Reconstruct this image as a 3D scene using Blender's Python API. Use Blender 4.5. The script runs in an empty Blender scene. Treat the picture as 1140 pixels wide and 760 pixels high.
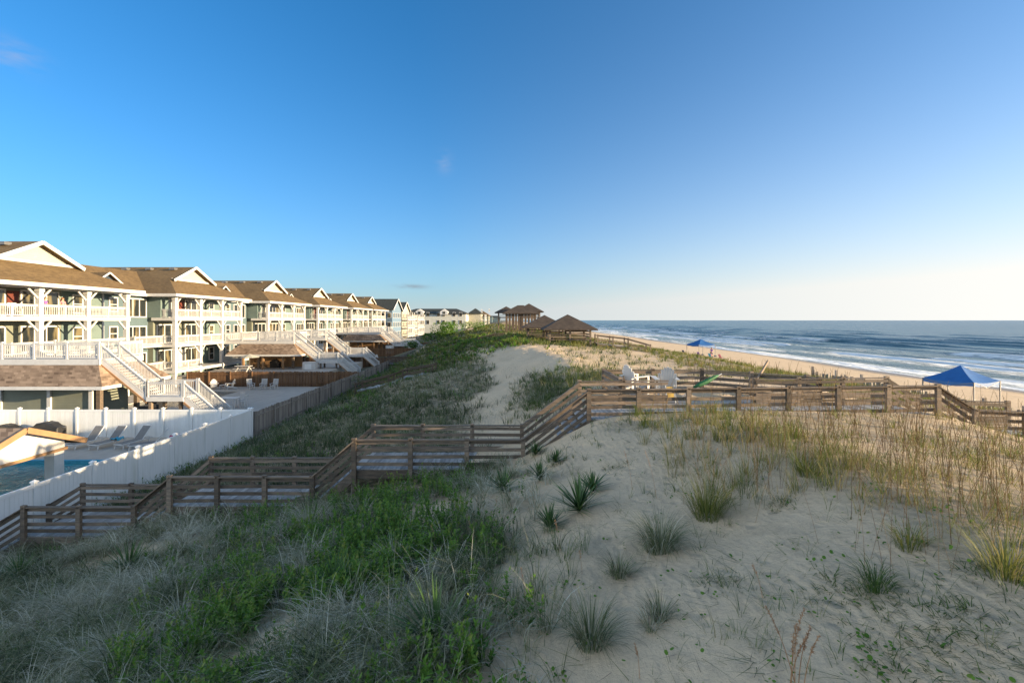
import bpy, math, random
import numpy as np
from mathutils import Vector, Matrix, noise as mnoise

R = math.radians
random.seed(7)
rng = np.random.default_rng(7)
sc = bpy.context.scene
COL = sc.collection

# ------------------------------------------------------------------ camera
# the camera is the origin of the coordinates: +Y along the beach (north), +X to the sea; the sea lies 9 m below
cam_d = bpy.data.cameras.new("camera")
cam = bpy.data.objects.new("camera", cam_d)
COL.objects.link(cam)
cam.location = (0, 0, 0)
cam.rotation_euler = (R(90), 0, 0)
cam_d.sensor_width = 36
cam_d.lens = 16
cam_d.shift_y = -0.0207
cam_d.clip_start = 0.05
cam_d.clip_end = 60000
sc.camera = cam

# ------------------------------------------------------------------ light
SUN_EL, SUN_AZ = 8.3, 12.0          # elevation; degrees south of due east (+X)
sv = Vector((math.cos(R(SUN_EL)) * math.cos(R(SUN_AZ)), -math.cos(R(SUN_EL)) * math.sin(R(SUN_AZ)), math.sin(R(SUN_EL))))
sun_d = bpy.data.lights.new("sun", 'SUN')
sun_d.energy = 5.0
sun_d.angle = R(0.55)
sun_d.color = (1.0, 0.775, 0.49)
sun = bpy.data.objects.new("sun", sun_d)
sun.rotation_euler = sv.to_track_quat('Z', 'Y').to_euler()
COL.objects.link(sun)

world = bpy.data.worlds.new("World")
sc.world = world
world.use_nodes = True
wn, wl = world.node_tree.nodes, world.node_tree.links
bg = wn["Background"]
sky = wn.new("ShaderNodeTexSky")
sky.sky_type = 'NISHITA'
sky.sun_disc = False
sky.sun_elevation = R(SUN_EL)
sky.sun_rotation = R(90 + SUN_AZ)
sky.altitude = 0
sky.air_density = 0.85
sky.dust_density = 0.5
sky.ozone_density = 6.3
bg.inputs[1].default_value = 0.106
# pale sea haze low in the sky, brighter towards the sun, and three thin wisps of cloud
tc = wn.new("ShaderNodeTexCoord")
def wmath(op, a, b=None):
    n = wn.new("ShaderNodeMath"); n.operation = op
    for i, x in enumerate((a, b)):
        if x is None: continue
        if isinstance(x, (int, float)): n.inputs[i].default_value = x
        else: wl.new(x, n.inputs[i])
    return n.outputs[0]
def wmix(f, a, b):
    n = wn.new("ShaderNodeMix"); n.data_type = 'RGBA'
    wl.new(f, n.inputs[0])
    for k, x in ((6, a), (7, b)):
        if isinstance(x, tuple): n.inputs[k].default_value = x + (1,)
        else: wl.new(x, n.inputs[k])
    return n.outputs[2]
def wdot(v):
    n = wn.new("ShaderNodeVectorMath"); n.operation = 'DOT_PRODUCT'
    wl.new(tc.outputs["Generated"], n.inputs[0]); n.inputs[1].default_value = v
    return n.outputs["Value"]
elev = wmath('MAXIMUM', wdot((0, 0, 1)), 0.0)
toward = wmath('MAXIMUM', wmath('ADD', wdot((math.cos(R(SUN_AZ)), -math.sin(R(SUN_AZ)), 0)), 0.35), 0.0)
hzf = wmath('MINIMUM', wmath('MULTIPLY', wmath('POWER', 2.71828, wmath('DIVIDE', elev, -0.12)), wmath('ADD', 0.80, wmath('MULTIPLY', toward, 0.2))), 1.0)
hzf = wmath('ADD', hzf, wmath('MULTIPLY', toward, wmath('MULTIPLY', 0.38, wmath('POWER', 2.71828, wmath('DIVIDE', elev, -0.35)))))
hzf = wmath('MINIMUM', hzf, 1.0)
hcol = wmix(wmath('MINIMUM', toward, 1.0), (1.80, 2.03, 2.10), (3.25, 3.2, 3.05))
tint = wn.new("ShaderNodeMix"); tint.data_type = 'RGBA'; tint.blend_type = 'MULTIPLY'
tint.inputs[0].default_value = 1.0; wl.new(sky.outputs[0], tint.inputs[6]); tint.inputs[7].default_value = (.36, 1.13, 1.0, 1)
hzf = wmath('MINIMUM', wmath('ADD', hzf, wmath('MULTIPLY', 0.25, wmath('POWER', 2.71828, wmath('DIVIDE', elev, -0.27)))), 1.0)
skyc = wmix(hzf, tint.outputs[2], hcol)
def wisp(px, py, sx, sy, col, amt, sc_, seed):
    d = Vector(((px - 570) / 506.7, 1, (356 - py) / 506.7)).normalized()
    rx = Vector((d.y, -d.x, 0)).normalized(); rz = rx.cross(d)
    a = wmath('DIVIDE', wdot(tuple(rx)), sx); b = wmath('DIVIDE', wdot(tuple(rz)), sy)
    g = wmath('POWER', 2.71828, wmath('MULTIPLY', wmath('ADD', wmath('MULTIPLY', a, a), wmath('MULTIPLY', b, b)), -1.0))
    front = wmath('GREATER_THAN', wdot(tuple(d)), 0.5)
    mp = wn.new("ShaderNodeMapping"); mp.inputs["Scale"].default_value = (1, 1, 3); mp.inputs["Location"].default_value = (seed, 0, 0)
    wl.new(tc.outputs["Generated"], mp.inputs["Vector"])
    n = wn.new("ShaderNodeTexNoise"); n.inputs["Scale"].default_value = sc_; n.inputs["Detail"].default_value = 6
    wl.new(mp.outputs[0], n.inputs["Vector"])
    nf = wmath('MINIMUM', wmath('MAXIMUM', wmath('MULTIPLY', wmath('SUBTRACT', n.outputs[0], 0.36), 4.0), 0.0), 1.0)
    return wmath('MULTIPLY', wmath('MULTIPLY', g, front), wmath('MULTIPLY', nf, amt)), col
for w_ in ((459, 318.5, .030, .0045, (.95, 1.15, 1.35), .75, 30, 3), (495, 181, .014, .018, (1.6, 1.7, 2.1), .22, 30, 8), (8, 58, .030, .018, (1.6, 1.6, 1.9), .32, 24, 5)):
    f_, c_ = wisp(*w_)
    skyc = wmix(f_, skyc, c_)
# unseen high cloud added overhead and to the south to fill the shade
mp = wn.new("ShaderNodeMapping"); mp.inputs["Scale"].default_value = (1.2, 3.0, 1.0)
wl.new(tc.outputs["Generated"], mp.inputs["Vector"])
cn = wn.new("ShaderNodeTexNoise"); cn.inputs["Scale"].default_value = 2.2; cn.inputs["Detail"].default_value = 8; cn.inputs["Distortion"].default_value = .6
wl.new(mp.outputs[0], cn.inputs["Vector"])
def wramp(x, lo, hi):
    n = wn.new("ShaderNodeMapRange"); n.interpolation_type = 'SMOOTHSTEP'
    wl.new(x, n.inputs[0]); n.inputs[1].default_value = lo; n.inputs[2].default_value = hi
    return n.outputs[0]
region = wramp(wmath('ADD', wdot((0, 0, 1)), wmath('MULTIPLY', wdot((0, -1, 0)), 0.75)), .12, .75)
cirrus_fill = wmath('MULTIPLY', region, wmath('ADD', .62, wmath('MULTIPLY', wramp(cn.outputs[0], .35, .65), .38)))
cirrus_fill = wmath('MULTIPLY', cirrus_fill, wramp(wdot((0, 0, 1)), -.02, .05))
skyc = wmix(wmath('MULTIPLY', cirrus_fill, .38), skyc, (1.7, 2.3, 3.0))
# unseen glow added round the sun to brighten shaded east faces
sun_fill = wramp(wdot(tuple(sv)), .74, 1.0)
skyc = wmix(sun_fill, skyc, (5.2, 5.2, 5.0))
# unseen bright cloud added in the west to lift the west-facing slopes
west_fill = wmath('MULTIPLY', wramp(wdot((-.93, -.37, 0)), .56, .85), wramp(wdot((0, 0, 1)), -.02, .04))
west_fill = wmath('MULTIPLY', west_fill, wmath('ADD', .55, wmath('MULTIPLY', wramp(cn.outputs[0], .35, .6), .45)))
skyc = wmix(west_fill, skyc, (7.4, 8.5, 9.6))
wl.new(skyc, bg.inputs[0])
sc.view_settings.view_transform = 'Standard'
sc.view_settings.look = 'None'
sc.view_settings.gamma = 1.0
sc.view_settings.exposure = 1.6
sc.cycles.max_bounces = 6
sc.cycles.transparent_max_bounces = 6
sc.cycles.use_adaptive_sampling = True

# ------------------------------------------------------------------ materials
def nd(nt, t, **kw):
    n = nt.nodes.new(t)
    for k, v in kw.items():
        setattr(n, k, v)
    return n

def lnk(nt, a, b):
    nt.links.new(a, b)

def setin(nt, sock, v):
    if isinstance(v, (int, float)):
        sock.default_value = v
    elif isinstance(v, (tuple, list)):
        sock.default_value = tuple(v) + ((1,) if len(v) == 3 and sock.type == 'RGBA' else ())
    else:
        nt.links.new(v, sock)

def mth(nt, op, a, b=None, c=None):
    n = nd(nt, "ShaderNodeMath", operation=op)
    for i, x in enumerate((a, b, c)):
        if x is not None:
            setin(nt, n.inputs[i], x)
    return n.outputs[0]

def mixc(nt, f, a, b, mode='MIX'):
    n = nd(nt, "ShaderNodeMix", data_type='RGBA', blend_type=mode)
    setin(nt, n.inputs[0], f); setin(nt, n.inputs[6], a); setin(nt, n.inputs[7], b)
    return n.outputs[2]

def noi(nt, vec, scale, detail=4, rough=0.55, dist=0.0):
    n = nd(nt, "ShaderNodeTexNoise")
    if vec is not None:
        nt.links.new(vec, n.inputs["Vector"])
    n.inputs["Scale"].default_value = scale
    n.inputs["Detail"].default_value = detail
    n.inputs["Roughness"].default_value = rough
    n.inputs["Distortion"].default_value = dist
    return n.outputs[0]

def rmp(nt, f, lo, hi, a=0.0, b=1.0):
    n = nd(nt, "ShaderNodeMapRange")
    setin(nt, n.inputs[0], f)
    n.inputs[1].default_value = lo; n.inputs[2].default_value = hi
    n.inputs[3].default_value = a; n.inputs[4].default_value = b
    return n.outputs[0]

def pos(nt, sx=1, sy=1, sz=1):
    g = nd(nt, "ShaderNodeNewGeometry")
    if (sx, sy, sz) == (1, 1, 1):
        return g.outputs["Position"]
    m = nd(nt, "ShaderNodeVectorMath", operation='MULTIPLY')
    nt.links.new(g.outputs["Position"], m.inputs[0]); m.inputs[1].default_value = (sx, sy, sz)
    return m.outputs[0]

def sep(nt, v):
    s = nd(nt, "ShaderNodeSeparateXYZ"); nt.links.new(v, s.inputs[0]); return s.outputs

def attr(nt, name):
    return nd(nt, "ShaderNodeAttribute", attribute_name=name).outputs["Fac"]

def bmp(nt, h, strength, dist):
    b = nd(nt, "ShaderNodeBump")
    b.inputs["Strength"].default_value = strength; b.inputs["Distance"].default_value = dist
    nt.links.new(h, b.inputs["Height"])
    return b.outputs[0]

def new_mat(name):
    m = bpy.data.materials.new(name)
    m.use_nodes = True
    nt = m.node_tree
    return m, nt, nt.nodes["Principled BSDF"]

def paint(name, c1, c2=None, rough=0.6, scale=6.0, tone=0.25, bump=0.15, bdist=0.01, spec=0.4, stretch=(1, 1, 1), lap=None, metal=0.0):
    """weathered solid colour: noise between two colours, a random tone for each board (face attribute), bump"""
    m, nt, b = new_mat(name)
    c2 = c2 or tuple(x * 0.75 for x in c1)
    p = pos(nt, *stretch)
    n1 = noi(nt, p, scale, 5, 0.6)
    f = rmp(nt, n1, 0.33, 0.67)
    col = mixc(nt, f, c1, c2)
    if tone:
        t = attr(nt, "tone")
        col = mixc(nt, 1.0, col, mixc(nt, t, (1 - tone,) * 3, (1 + tone,) * 3), 'MULTIPLY')
    h = noi(nt, p, scale * 4, 4, 0.6)
    if lap:
        z = sep(nt, pos(nt))[2]
        fr = mth(nt, 'FRACT', mth(nt, 'DIVIDE', z, lap))
        h = mth(nt, 'ADD', mth(nt, 'MULTIPLY', h, 0.2), fr)
        bdist = lap * 0.14; bump = 0.6
        line = rmp(nt, fr, 0.0, 0.12, 0.82, 1.0)
        cc = nd(nt, "ShaderNodeCombineColor")
        for i in range(3): nt.links.new(line, cc.inputs[i])
        col = mixc(nt, 1.0, col, cc.outputs[0], 'MULTIPLY')
    nt.links.new(bmp(nt, h, bump, bdist), b.inputs["Normal"])
    nt.links.new(col, b.inputs["Base Color"])
    b.inputs["Roughness"].default_value = rough
    b.inputs["Specular IOR Level"].default_value = spec
    b.inputs["Metallic"].default_value = metal
    return m

def shingle(name, c1, c2, course=0.16):
    m, nt, b = new_mat(name)
    p = pos(nt)
    x, y, z = sep(nt, p)
    row = mth(nt, 'FLOOR', mth(nt, 'DIVIDE', z, course * 0.46))
    cell = nd(nt, "ShaderNodeCombineXYZ")
    along = mth(nt, 'ADD', x, y)
    lnk(nt, mth(nt, 'FLOOR', mth(nt, 'ADD', mth(nt, 'DIVIDE', along, 0.32), mth(nt, 'MULTIPLY', row, 0.37))), cell.inputs[0])
    lnk(nt, row, cell.inputs[1])
    wn_ = nd(nt, "ShaderNodeTexWhiteNoise", noise_dimensions='2D')
    lnk(nt, cell.outputs[0], wn_.inputs["Vector"])
    big = rmp(nt, noi(nt, p, 0.6, 4), 0.35, 0.65)
    f = mth(nt, 'ADD', mth(nt, 'MULTIPLY', wn_.outputs[0], 0.6), mth(nt, 'MULTIPLY', big, 0.4))
    col = mixc(nt, f, c1, c2)
    fr = mth(nt, 'FRACT', mth(nt, 'DIVIDE', z, course * 0.46))
    lnk(nt, bmp(nt, mth(nt, 'ADD', fr, mth(nt, 'MULTIPLY', wn_.outputs[0], 0.4)), 0.5, 0.02), b.inputs["Normal"])
    lnk(nt, col, b.inputs["Base Color"])
    b.inputs["Roughness"].default_value = 0.9
    b.inputs["Specular IOR Level"].default_value = 0.2
    return m

def glass_mat(name, c1, c2):
    m, nt, b = new_mat(name)
    x, y, z = sep(nt, pos(nt))
    v = nd(nt, "ShaderNodeCombineXYZ")
    lnk(nt, mth(nt, 'MULTIPLY', mth(nt, 'ADD', x, y), 1.4), v.inputs[0]); lnk(nt, mth(nt, 'MULTIPLY', z, 0.35), v.inputs[1])
    f = rmp(nt, noi(nt, v.outputs[0], 1.0, 2, 0.5), 0.50, 0.64)
    lnk(nt, mixc(nt, f, c1, c2), b.inputs["Base Color"])
    b.inputs["Roughness"].default_value = 0.06
    b.inputs["Specular IOR Level"].default_value = 0.6
    return m

def leaf_mat(name, ramp, transl=0.3, rough=0.6):
    """foliage: every blade or leaf carries a random 'tone' that picks its own colour"""
    m, nt, b = new_mat(name)
    t = attr(nt, "tone")
    cr = nd(nt, "ShaderNodeValToRGB")
    els = cr.color_ramp.elements
    for i, (p_, c) in enumerate(ramp):
        e = els[i] if i < 2 else els.new(p_)
        e.position = p_; e.color = tuple(c) + (1,)
    lnk(nt, t, cr.inputs[0])
    lnk(nt, cr.outputs[0], b.inputs["Base Color"])
    b.inputs["Roughness"].default_value = rough
    b.inputs["Specular IOR Level"].default_value = 0.25
    tr = nd(nt, "ShaderNodeBsdfTranslucent")
    lnk(nt, cr.outputs[0], tr.inputs[0])
    mx = nd(nt, "ShaderNodeMixShader")
    mx.inputs[0].default_value = transl
    lnk(nt, b.outputs[0], mx.inputs[1]); lnk(nt, tr.outputs[0], mx.inputs[2])
    lnk(nt, mx.outputs[0], nt.nodes["Material Output"].inputs[0])
    return m

M = {}
M['white'] = paint('white_paint', (.56, .55, .53), (.49, .48, .46), .5, 3.0, .05, .05)
M['vinyl'] = paint('white_vinyl', (.72, .72, .71), (.66, .67, .645), .35, 1.5, .05, .03)
M['teal'] = paint('teal_siding', (.145, .195, .18), (.12, .165, .155), .7, 1.2, .04, lap=.18)
M['slate'] = paint('slate_blue_siding', (.095, .14, .155), (.08, .12, .135), .7, 1.2, .04, lap=.18)
M['sage'] = paint('sage_siding', (.19, .20, .15), (.16, .17, .13), .7, 1.2, .04, lap=.18)
M['offwhite'] = paint('off_white_siding', (.50, .50, .45), (.45, .45, .40), .7, 1.2, .04, lap=.2)
M['louvre'] = paint('shadow_blue_louvre', (.035, .055, .085), (.028, .045, .07), .7, 1.2, .04, lap=.2)  # the louvre's shadow is put into this dark blue
M['cream'] = paint('cream_siding', (.42, .40, .32), (.375, .355, .285), .7, 1.2, .04, lap=.18)
M['blue'] = paint('blue_siding', (.13, .20, .28), (.11, .17, .24), .7, 1.2, .04, lap=.18)
M['roof'] = shingle('tan_shingle', (.17, .115, .056), (.098, .066, .034))
M['roof_dark'] = shingle('dark_shingle', (.05, .055, .05), (.03, .035, .033))
M['shake'] = shingle('weathered_shake', (.34, .25, .18), (.10, .068, .048), .3)
M['gazebo_roof'] = shingle('grey_brown_shake', (.085, .065, .05), (.045, .036, .03), .3)
M['glass'] = glass_mat('window_glass', (.018, .022, .024), (.15, .125, .07))
M['door_red'] = paint('red_brown_door', (.14, .035, .02), (.10, .025, .018), .5)
M['wood'] = paint('weathered_wood', (.225, .165, .115), (.10, .083, .068), .8, 2.5, .40, .4, .01, .25, (1, 6, 6))
M['greywood'] = paint('grey_deck_board', (.34, .33, .32), (.23, .225, .22), .8, 2.0, .3, .3, .008, .25, (6, 1, 1))
M['fencewood'] = paint('grey_fence_wood', (.27, .235, .20), (.17, .15, .13), .85, 1.5, .28, .3, .01, .2, (3, 3, .6))
M['brownfence'] = paint('brown_fence_wood', (.19, .105, .055), (.11, .062, .035), .8, 1.5, .25, .3, .01, .2, (3, 3, .6))
M['darkwood'] = paint('dark_timber', (.11, .075, .05), (.07, .05, .035), .8, 2.0, .25, .3)
M['trimwood'] = paint('brown_fascia', (.33, .19, .09), (.24, .14, .07), .6, 2.0, .15, .2)
M['conc'] = paint('pool_concrete', (.40, .36, .31), (.34, .31, .27), .8, 1.5, 0, .15)
M['tarp'] = paint('blue_canopy_fabric', (.016, .10, .29), (.012, .08, .24), .6, 3.0, .05, .3, .03)
M['black'] = paint('black_vinyl_cover', (.018, .018, .02), (.012, .012, .013), .45, 4.0, 0, .5, .03)
M['metal'] = paint('grey_metal', (.16, .16, .165), (.13, .13, .13), .45, 4.0, 0, .05, metal=.3)
M['mesh'] = paint('grey_sling_fabric', (.17, .165, .16), (.14, .135, .13), .8, 8.0, 0, .2)
M['green'] = paint('green_canvas', (.015, .13, .04), (.012, .10, .03), .6, 6.0, .1, .4, .02)
M['yellow'] = paint('yellow_plastic', (.40, .27, .06), None, .4, 4.0, 0, .05)
M['navy'] = paint('navy_fabric', (.03, .05, .12), None, .7, 6.0, 0, .2)
M['pink'] = paint('pink_fabric', (.62, .22, .25), None, .8, 6.0, 0, .2)
M['violet'] = paint('violet_fabric', (.22, .10, .35), None, .8, 6.0, 0, .2)
M['teal_cloth'] = paint('turquoise_towel', (.05, .33, .48), None, .8, 6.0, 0, .3)
M['magenta'] = paint('magenta_towel', (.55, .03, .16), None, .8, 6.0, 0, .3)
M['skin'] = paint('skin', (.52, .30, .21), (.48, .27, .19), .55, 8.0, 0, .05)
M['hair'] = paint('auburn_hair', (.22, .07, .025), None, .6, 20.0, 0, .4)
M['hair_dark'] = paint('dark_hair', (.04, .025, .018), None, .6, 20.0, 0, .4)

# ------------------------------------------------------------------ mesh builder
class MB:
    def __init__(s):
        s.v, s.f, s.t = [], [], []

    def add(s, vs, fs, tone=None):
        o = len(s.v)
        s.v += [tuple(v) for v in vs]
        s.f += [tuple(i + o for i in f) for f in fs]
        t = random.random() if tone is None else tone
        s.t += [t] * len(fs)
        return s

    def box(s, x0, x1, y0, y1, z0, z1, tone=None):
        vs = [(x, y, z) for z in (z0, z1) for y in (y0, y1) for x in (x0, x1)]
        return s.add(vs, [(0, 2, 3, 1), (4, 5, 7, 6), (0, 1, 5, 4), (2, 6, 7, 3), (0, 4, 6, 2), (1, 3, 7, 5)], tone)

    def cbox(s, c, sz, rz=0.0, tone=None):
        ca, sa = math.cos(rz), math.sin(rz)
        vs = []
        for dz in (-.5, .5):
            for dy in (-.5, .5):
                for dx in (-.5, .5):
                    x, y = dx * sz[0], dy * sz[1]
                    vs.append((c[0] + x * ca - y * sa, c[1] + x * sa + y * ca, c[2] + dz * sz[2]))
        return s.add(vs, [(0, 2, 3, 1), (4, 5, 7, 6), (0, 1, 5, 4), (2, 6, 7, 3), (0, 4, 6, 2), (1, 3, 7, 5)], tone)

    def beam(s, p, q, w, h, tone=None):
        p, q = Vector(p), Vector(q)
        d = (q - p).normalized()
        up = Vector((0, 0, 1))
        side = d.cross(up)
        if side.length < 1e-3:
            side = Vector((1, 0, 0))
        side.normalize()
        u = side.cross(d)
        vs = []
        for b in (p, q):
            for a, c in ((-1, -1), (1, -1), (1, 1), (-1, 1)):
                vs.append(b + side * (a * w / 2) + u * (c * h / 2))
        return s.add(vs, [(0, 1, 2, 3), (7, 6, 5, 4), (0, 4, 5, 1), (1, 5, 6, 2), (2, 6, 7, 3), (3, 7, 4, 0)], tone)

    def tube(s, pts, rad, n=8, tone=None, cap=True):
        pts = [Vector(p) for p in pts]
        rr = rad if isinstance(rad, (list, tuple)) else [rad] * len(pts)
        vs, fs = [], []
        for i, p in enumerate(pts):
            d = (pts[min(i + 1, len(pts) - 1)] - pts[max(i - 1, 0)]).normalized()
            a = d.cross(Vector((0, 0, 1)))
            if a.length < 1e-3: a = Vector((1, 0, 0))
            a.normalize(); b = d.cross(a)
            for k in range(n):
                th = 2 * math.pi * k / n
                vs.append(p + (a * math.cos(th) + b * math.sin(th)) * rr[i])
        for i in range(len(pts) - 1):
            for k in range(n):
                fs.append((i * n + k, i * n + (k + 1) % n, (i + 1) * n + (k + 1) % n, (i + 1) * n + k))
        if cap:
            fs.append(tuple(range(n - 1, -1, -1))); fs.append(tuple((len(pts) - 1) * n + k for k in range(n)))
        return s.add(vs, fs, tone)

    def poly(s, pts, tone=None):
        return s.add(pts, [tuple(range(len(pts)))], tone)

    def slab(s, pts, d, tone=None):
        """closed prism: polygon pushed by vector d"""
        n = len(pts); d = Vector(d)
        vs = [Vector(p) for p in pts] + [Vector(p) + d for p in pts]
        fs = [tuple(range(n)), tuple(range(2 * n - 1, n - 1, -1))]
        fs += [(i, i + n, (i + 1) % n + n, (i + 1) % n) for i in range(n)]
        return s.add(vs, fs, tone)

    def build(s, name, mat, parent=None, smooth=False, loc=None):
        me = bpy.data.meshes.new(name)
        me.from_pydata(s.v, [], s.f)
        a = me.attributes.new('tone', 'FLOAT', 'FACE')
        a.data.foreach_set('value', s.t)
        me.materials.append(M[mat] if isinstance(mat, str) else mat)
        if smooth:
            me.polygons.foreach_set('use_smooth', [True] * len(me.polygons))
        import bmesh
        bm = bmesh.new(); bm.from_mesh(me)
        bmesh.ops.recalc_face_normals(bm, faces=bm.faces)
        bm.to_mesh(me); bm.free()
        o = bpy.data.objects.new(name, me)
        COL.objects.link(o)
        if parent: o.parent = parent
        if loc: o.location = loc
        return o

def tag(o, label=None, cat=None, group=None, kind=None):
    if label: o['label'] = label
    if cat: o['category'] = cat
    if group: o['group'] = group
    if kind: o['kind'] = kind
    return o

def thing(name, loc=(0, 0, 0), rz=0.0, label=None, cat=None, group=None):
    o = bpy.data.objects.new(name, None)
    o.empty_display_size = 0.3
    COL.objects.link(o)
    o.location = loc; o.rotation_euler = (0, 0, rz)
    return tag(o, label, cat, group)

def copy_tree(o, parent=None):
    kids = [c for c in bpy.data.objects if c.parent == o] if parent is None else KIDS.get(o.name, [])
    if parent is None:
        KIDS.clear()
        for c in bpy.data.objects:
            if c.parent: KIDS.setdefault(c.parent.name, []).append(c)
        kids = KIDS.get(o.name, [])
    c = o.copy(); COL.objects.link(c)
    if parent: c.parent = parent
    for k in list(kids):
        copy_tree(k, c)
    return c
KIDS = {}

def dup(o, loc, rz=0.0, label=None, scale=None):
    c = copy_tree(o)
    c.location = loc; c.rotation_euler = (0, 0, rz)
    if label: c['label'] = label
    if scale: c.scale = (scale,) * 3
    return c

# ------------------------------------------------------------------ terrain
SEA = [(35, -6.45), (65, -9.0), (110, -12.5)]
PROF = {
    -30: [(-60, -8), (-17, -7.9), (-12, -7.1), (-9, -6.4), (-5, -5.2), (-2.5, -4.3), (-.8, -3.7), (1, -3.35), (3, -2.95), (5, -2.3), (6.5, -1.7), (8, -1.15), (10, -1.15), (12, -1.7), (18, -3.7), (24, -4.6), (29, -5.7)],  # the same added ridge, carried on behind the camera
    2: [(-60, -8), (-17, -7.9), (-12, -7.1), (-9, -6.4), (-5, -5.2), (-2.5, -4.3), (-.8, -3.7), (1, -3.35), (3, -2.95), (5, -2.3), (6.5, -1.7), (8, -1.15), (10, -1.15), (12, -1.7), (18, -3.7), (24, -4.6), (29, -5.7)],  # ridge beside the camera raised out of view to shade the front slope
    5: [(-60, -8), (-17, -7.9), (-12, -7.0), (-9, -6.3), (-5, -5.0), (-2.5, -4.1), (-.8, -3.55), (1, -3.25), (3, -2.9), (5, -2.4), (6.5, -2.42), (12, -3.15), (18, -4.0), (24, -4.6), (29, -5.7)],
    8: [(-60, -8), (-17, -7.9), (-13, -7.0), (-9, -6.2), (-5, -5.0), (-3, -4.5), (-1, -4.0), (1, -3.5), (3, -3.05), (5, -2.48), (6.5, -2.52), (12, -3.2), (18, -4.0), (24, -4.5), (29, -5.7)],
    11: [(-60, -8), (-17, -7.9), (-13, -7.0), (-9, -6.1), (-5, -5.2), (-3, -4.75), (-1, -4.2), (1, -3.7), (3, -3.0), (5, -2.6), (7, -2.65), (12, -3.15), (18, -4.0), (24, -4.5), (29, -5.7)],
    14.2: [(-60, -8), (-17.2, -8), (-15.8, -7.5), (-12.2, -6.75), (-11, -6.4), (-8.8, -6.15), (-6.5, -5.9), (-5.1, -5.6), (-3.2, -5.15), (-1.4, -4.8), (.35, -4.5), (2.5, -3.02), (5.3, -2.84), (7.5, -2.8), (13.2, -2.9), (15, -3.4), (17, -3.95), (23.5, -4.5), (29, -5.8)],
    15.0: [(-60, -8), (-17.2, -8), (-15.8, -7.5), (-12.2, -6.75), (-11, -6.4), (-8.8, -6.15), (-6.5, -5.9), (-5.1, -5.6), (-3.2, -5.15), (-1.4, -4.8), (.35, -4.5), (2.5, -3.4), (5.3, -3.3), (8, -3.25), (13.2, -3.2), (15, -3.95), (17, -4.1), (23.5, -4.5), (29, -5.8)],
    17.5: [(-60, -8), (-17.2, -8), (-15.8, -7.6), (-12.2, -7.0), (-11, -6.5), (-8.8, -6.3), (-6.5, -6.0), (-5.1, -5.6), (-3.2, -5.2), (-1.4, -4.9), (.35, -4.4), (2.5, -3.5), (5.3, -3.35), (8, -3.3), (13.2, -3.2), (15, -3.9), (17, -4.1), (23.5, -4.5), (29, -5.8)],
    20: [(-60, -8), (-17.5, -8), (-14, -7.1), (-11, -6.5), (-8, -6.0), (-5, -5.3), (-2, -4.7), (0, -4.3), (2, -3.45), (4, -3.0), (8, -2.95), (13, -2.95), (17, -3.8), (23.5, -4.4), (29, -5.8)],
    30: [(-60, -8), (-17.5, -8), (-14, -7.1), (-12, -6.5), (-8, -5.6), (-4, -4.6), (-1, -3.85), (1, -3.2), (3.0, -2.36), (6, -2.82), (9, -3.2), (13, -3.45), (20, -3.95), (25, -4.8), (29, -5.9)],
    45: [(-60, -8), (-18, -8), (-15, -7.0), (-12, -6.1), (-8, -5.0), (-4, -3.5), (-2, -2.85), (1, -2.25), (6, -2.75), (9, -3.05), (13, -3.3), (20, -3.9), (26, -5.2), (31, -6.1)],
    60: [(-60, -8), (-20, -8), (-16, -6.6), (-12, -5.1), (-8, -3.7), (-4, -2.7), (0, -2.35), (8, -2.65), (15, -3.2), (22, -4.4), (28, -5.6), (33, -6.3)],
    90: [(-60, -8), (-26, -8), (-20, -6.0), (-14, -4.0), (-8, -2.6), (-2, -2.05), (6, -2.4), (14, -3.4), (22, -4.8), (28, -5.8)],
    150: [(-60, -8), (-40, -8), (-30, -6.0), (-22, -5.2), (-14, -3.2), (-6, -1.7), (2, -2.2), (10, -3.6), (20, -5.2), (28, -6.0)],
    260: [(-60, -8), (-40, -6.8), (-25, -4.6), (-14, -2.2), (-6, -1.3), (4, -3.2), (20, -5.5), (28, -6.1)],
    600: [(-60, -6), (-40, -5.0), (-25, -2.6), (-14, -1.4), (-6, -1.2), (4, -3.2), (20, -5.5), (28, -6.1)],
}
TX = np.arange(-60, 111, 0.25)
TYK = np.array(sorted(PROF))
rows = np.array([np.interp(TX, [p[0] for p in PROF[k] + SEA], [p[1] for p in PROF[k] + SEA]) for k in sorted(PROF)])
def _blur(a, n):
    k = np.ones(2 * n + 1) / (2 * n + 1)
    p = np.pad(a, ((0, 0), (n, n)), mode='edge')
    return np.array([np.convolve(r, k, 'valid') for r in p])
rows = _blur(_blur(rows, 3), 2)

def vnoise(x, y, seed=0):
    """smooth value noise, vectorised"""
    xi, yi = np.floor(x).astype(np.int64), np.floor(y).astype(np.int64)
    xf, yf = x - xi, y - yi
    u, v = xf * xf * (3 - 2 * xf), yf * yf * (3 - 2 * yf)
    def h(a, b):
        n = (a * 374761393 + b * 668265263 + seed * 1442695041) & 0x7fffffff
        n = ((n ^ (n >> 13)) * 1274126177) & 0x7fffffff
        n = (n ^ (n >> 16)) & 0xffff
        return n / 65535.0
    return ((h(xi, yi) * (1 - u) + h(xi + 1, yi) * u) * (1 - v) + (h(xi, yi + 1) * (1 - u) + h(xi + 1, yi + 1) * u) * v) * 2 - 1

def fbm(x, y, seed=0, octv=4):
    s, a, f = 0, 1.0, 1.0
    for i in range(octv):
        s = s + a * vnoise(x * f + 17.3 * i, y * f - 9.1 * i, seed + i); a *= .5; f *= 2.03
    return s / 1.9

def sstep(a, b, x):
    t = np.clip((x - a) / (b - a), 0, 1)
    return t * t * (3 - 2 * t)

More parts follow.
